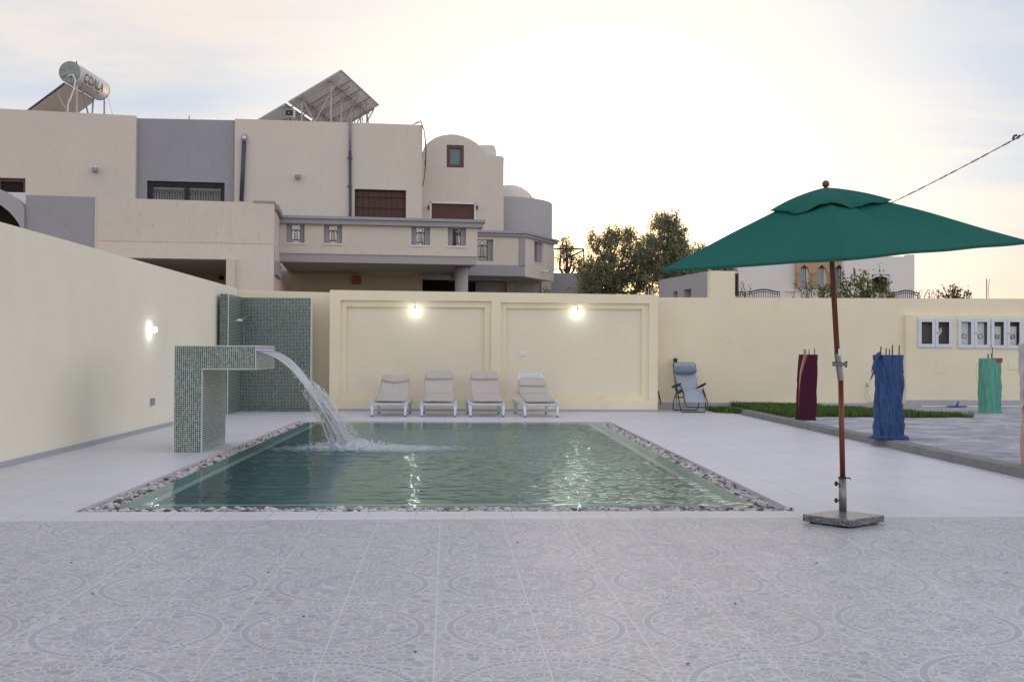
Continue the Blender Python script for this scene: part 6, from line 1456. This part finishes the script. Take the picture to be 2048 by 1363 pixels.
# ================================================================== trees and shrubs
def leafset(Pt, Dr, Ln, Wd):
    Pt, Dr = np.array(Pt), np.array(Dr); Dr /= np.linalg.norm(Dr, axis=1, keepdims=True)+1e-9
    rn = rng.normal(size=Dr.shape); Sd = np.cross(Dr, rn); Sd /= np.linalg.norm(Sd, axis=1, keepdims=True)+1e-9
    N = len(Pt); Ln = np.asarray(Ln)[:, None]; Wd = np.asarray(Wd)[:, None]
    V = np.stack([Pt, Pt+Dr*Ln*.5+Sd*Wd, Pt+Dr*Ln, Pt+Dr*Ln*.5-Sd*Wd], 1).reshape(-1, 3); i = np.arange(N)*4
    return V, np.stack([i, i+1, i+2, i+3], -1)
def olive(px, Yd, base_top, blobs, label, nshoot, seed, leafmat_='olive_leaf', lpn=46, size=.075, vert=.9):
    """blobs: crown lobes as (px, py, radius in px, weight)"""
    rs = np.random.default_rng(seed); b0 = at(px, 600, Yd); s = Yd/F
    t = thing('olive_tree', label, 'tree', (b0.x, Yd, 0), group='olive trees against the sunset')
    trunk_top = Vector((b0.x, Yd, at(px, base_top, Yd).z)); mb = MB()
    mb.tube([(b0.x+.1, Yd, 0), (b0.x-.05, Yd+.05, trunk_top.z*.5), tuple(trunk_top)], [.16, .12, .09], 8)
    ends = []
    for (bx, by, br_, wt_) in blobs:
        cpt = at(bx, by, Yd+rs.uniform(-.5, .5)); mid = trunk_top.lerp(cpt, .5)+Vector(rs.normal(0, .12, 3)); mb.tube([trunk_top, mid, cpt], [.07, .04, .018], 6); ends.append((cpt, mid))
    tr_ = mb.build('trunk', 'bark', t, world=True, smooth=True)
    tb = MB(); Pt, Dr = [], []
    W_ = sum(b[3] for b in blobs)
    for (bx, by, br_, wt_), (cpt, mid) in zip(blobs, ends):
        ns = int(nshoot*wt_/W_); rad = br_*s
        for k in range(ns):
            d = rs.normal(size=3); d /= np.linalg.norm(d); r_ = rs.random()**.45; d = np.array([d[0], d[1]*.9, d[2]])*rad*r_
            st_ = np.array(cpt)+d*.55; dr_ = d/(np.linalg.norm(d)+1e-6)*.7+np.array([rs.normal(0, .35), rs.normal(0, .35), vert*rs.uniform(.3, 1.2)]); dr_ /= np.linalg.norm(dr_)
            ln = rad*rs.uniform(.4, 1.0); cv = rs.normal(0, .15, 3)*ln
            e_ = st_+dr_*ln+cv
            if k % 3 == 0: tb.tube([tuple(st_), tuple((st_+e_)/2-cv*.3), tuple(e_)], [.010, .007, .003], 3, caps=False)
            for j in range(lpn):
                f_ = (j+rs.random())/lpn; p = st_+(e_-st_)*f_+rs.normal(0, .045, 3); Pt.append(p); q = dr_*rs.uniform(.3, 1)+rs.normal(0, .6, 3); Dr.append(q)
    tb.build('twigs', 'twig', tr_, world=True)['kind'] = 'stuff'
    N = len(Pt); V, Fc = leafset(Pt, Dr, rs.uniform(.45, 1.6, N)*size, rs.uniform(.6, 1.5, N)*size*.16); V = V-np.array([b0.x, Yd, 0])
    np_mesh('crown', V, Fc, leafmat_, t)
olive(1215, 33, 575, [(1180, 548, 36, 1.2), (1215, 560, 44, 1.4), (1245, 520, 42, .9), (1205, 505, 34, .7), (1240, 475, 30, .45), (1258, 478, 22, .3), (1190, 480, 20, .22), (1222, 478, 22, .25), (1270, 555, 34, .9), (1282, 520, 32, .7), (1288, 492, 22, .3), (1230, 585, 40, 1.2), (1180, 583, 30, .9), (1285, 583, 30, .9)], 'wide olive tree left of centre with a ragged thin top', 860, 5, lpn=44)
olive(1330, 32, 570, [(1330, 560, 46, 1.5), (1300, 545, 36, 1.1), (1350, 530, 40, 1.2), (1318, 500, 40, 1.2), (1345, 478, 34, .9), (1318, 455, 26, .5), (1338, 452, 24, .45), (1368, 508, 28, .5), (1370, 545, 36, .7), (1345, 585, 36, 1)], 'tallest and densest olive tree, its crown touching the parasol tip', 760, 8, lpn=46)
olive(1132, 39, 560, [(1130, 520, 22, .8), (1122, 495, 18, .5), (1140, 500, 18, .5), (1132, 478, 12, .25), (1150, 530, 18, .5)], 'small thin olive tree behind the iron railing', 80, 12, lpn=40, size=.07)
olive(1430, 34, 580, [(1400, 540, 26, .8), (1430, 528, 26, .8), (1455, 528, 22, .6), (1405, 505, 16, .25), (1380, 560, 26, .8), (1470, 522, 16, .4)], 'low dark olive tree half hidden under the left side of the parasol', 260, 15, lpn=44)

def shrub(label, pxs, Yd, n_stem, leafm, hp, seed, size, cat='shrub', name='leafy_shrub', lpn=14, spread=14, leafw=.42, group=None):
    rs = np.random.default_rng(seed); a_ = at((pxs[0]+pxs[1])/2, 600, Yd); t = thing(name, label, cat, (a_.x, Yd, 0), group=group); mb = MB(); Pt, Dr = [], []
    for k in range(n_stem):
        px = rs.uniform(*pxs); top = hp(px)+abs(rs.normal(0, 5)); p0_ = Vector((a_.x+rs.normal(0, .1), Yd, 0)); p1_ = at(px+rs.normal(0, 4), 602, Yd+rs.uniform(-.4, .4)); p2_ = at(px+rs.normal(0, spread), top, Yd+rs.uniform(-.4, .4)); pm = p1_.lerp(p2_, .5)+Vector(rs.normal(0, .06, 3))
        mb.tube([p0_, p1_, pm, p2_], [.02, .011, .008, .004], 4)
        for j in range(lpn):
            f_ = (j+.5)/lpn; q = p1_.lerp(pm, f_*2) if f_ < .5 else pm.lerp(p2_, f_*2-1); Pt.append(tuple(q+Vector(rs.normal(0, .05, 3)))); Dr.append(rs.normal(0, 1, 3)+np.array([0, 0, -.2]))
    mb.build('stems', 'twig', t, world=True)
    if Pt:
        N = len(Pt); V, Fc = leafset(Pt, Dr, rs.uniform(.6, 1.3, N)*size, rs.uniform(.7, 1.2, N)*size*leafw); np_mesh('foliage', V-np.array([a_.x, Yd, 0]), Fc, leafm, t)
shrub('leafy green fig shrub rising in front of the sandstone bay', (1640, 1745), 30, 42, 'fig_leaf', lambda x: 588-50*math.exp(-((x-1712)/26)**2)-38*math.exp(-((x-1660)/30)**2)*.6, 3, .10, name='fig_shrub', lpn=15)
shrub('tall thin leafy stems left of the white arched window', (1718, 1735), 30, 5, 'fig_leaf', lambda x: 538, 9, .09, name='fig_shrub', spread=5, lpn=14)
shrub('climber with one tall shoot in front of the white arched window', (1745, 1775), 30, 10, 'fig_leaf', lambda x: 560 if x < 1765 else 556, 4, .085, name='climbing_vine', spread=6, lpn=12)
shrub('single leafy shoot reaching above the white arched window', (1754, 1758), 29.8, 1, 'fig_leaf', lambda x: 519, 6, .08, name='climbing_vine', spread=1, lpn=22)
shrub('sparse shrub with thin bent stems left of the sandstone bay', (1570, 1625), 30, 9, 'fig_leaf', lambda x: 556, 14, .08, name='sparse_shrub', lpn=6)
shrub('low green tangle along the wall top right of the arched window', (1770, 1800), 30, 9, 'fig_leaf', lambda x: 580, 19, .08, name='sparse_shrub', lpn=9)
shrub('small brown-leaved shrub against the pale sky on the right', (1885, 1940), 30, 26, 'dry_leaf', lambda x: 590-22*math.exp(-((x-1912)/22)**2), 23, .085, name='dry_shrub', lpn=12, spread=8)
shrub('wispy bare twigs at the right corner of the white house', (1835, 1880), 30, 14, 'dry_leaf', lambda x: 575, 27, .04, name='dry_twigs', lpn=2, spread=8)
shrub('long bare curving stems beside the raised pillar stub', (1478, 1512), 30, 7, 'dry_leaf', lambda x: 562, 29, .05, name='dry_twigs', lpn=3, spread=12)
shrub('small leafy plant peeping over the wall below the security camera', (1078, 1100), 28, 9, 'fig_leaf', lambda x: 576, 33, .07, name='small_plant', lpn=9, spread=3)
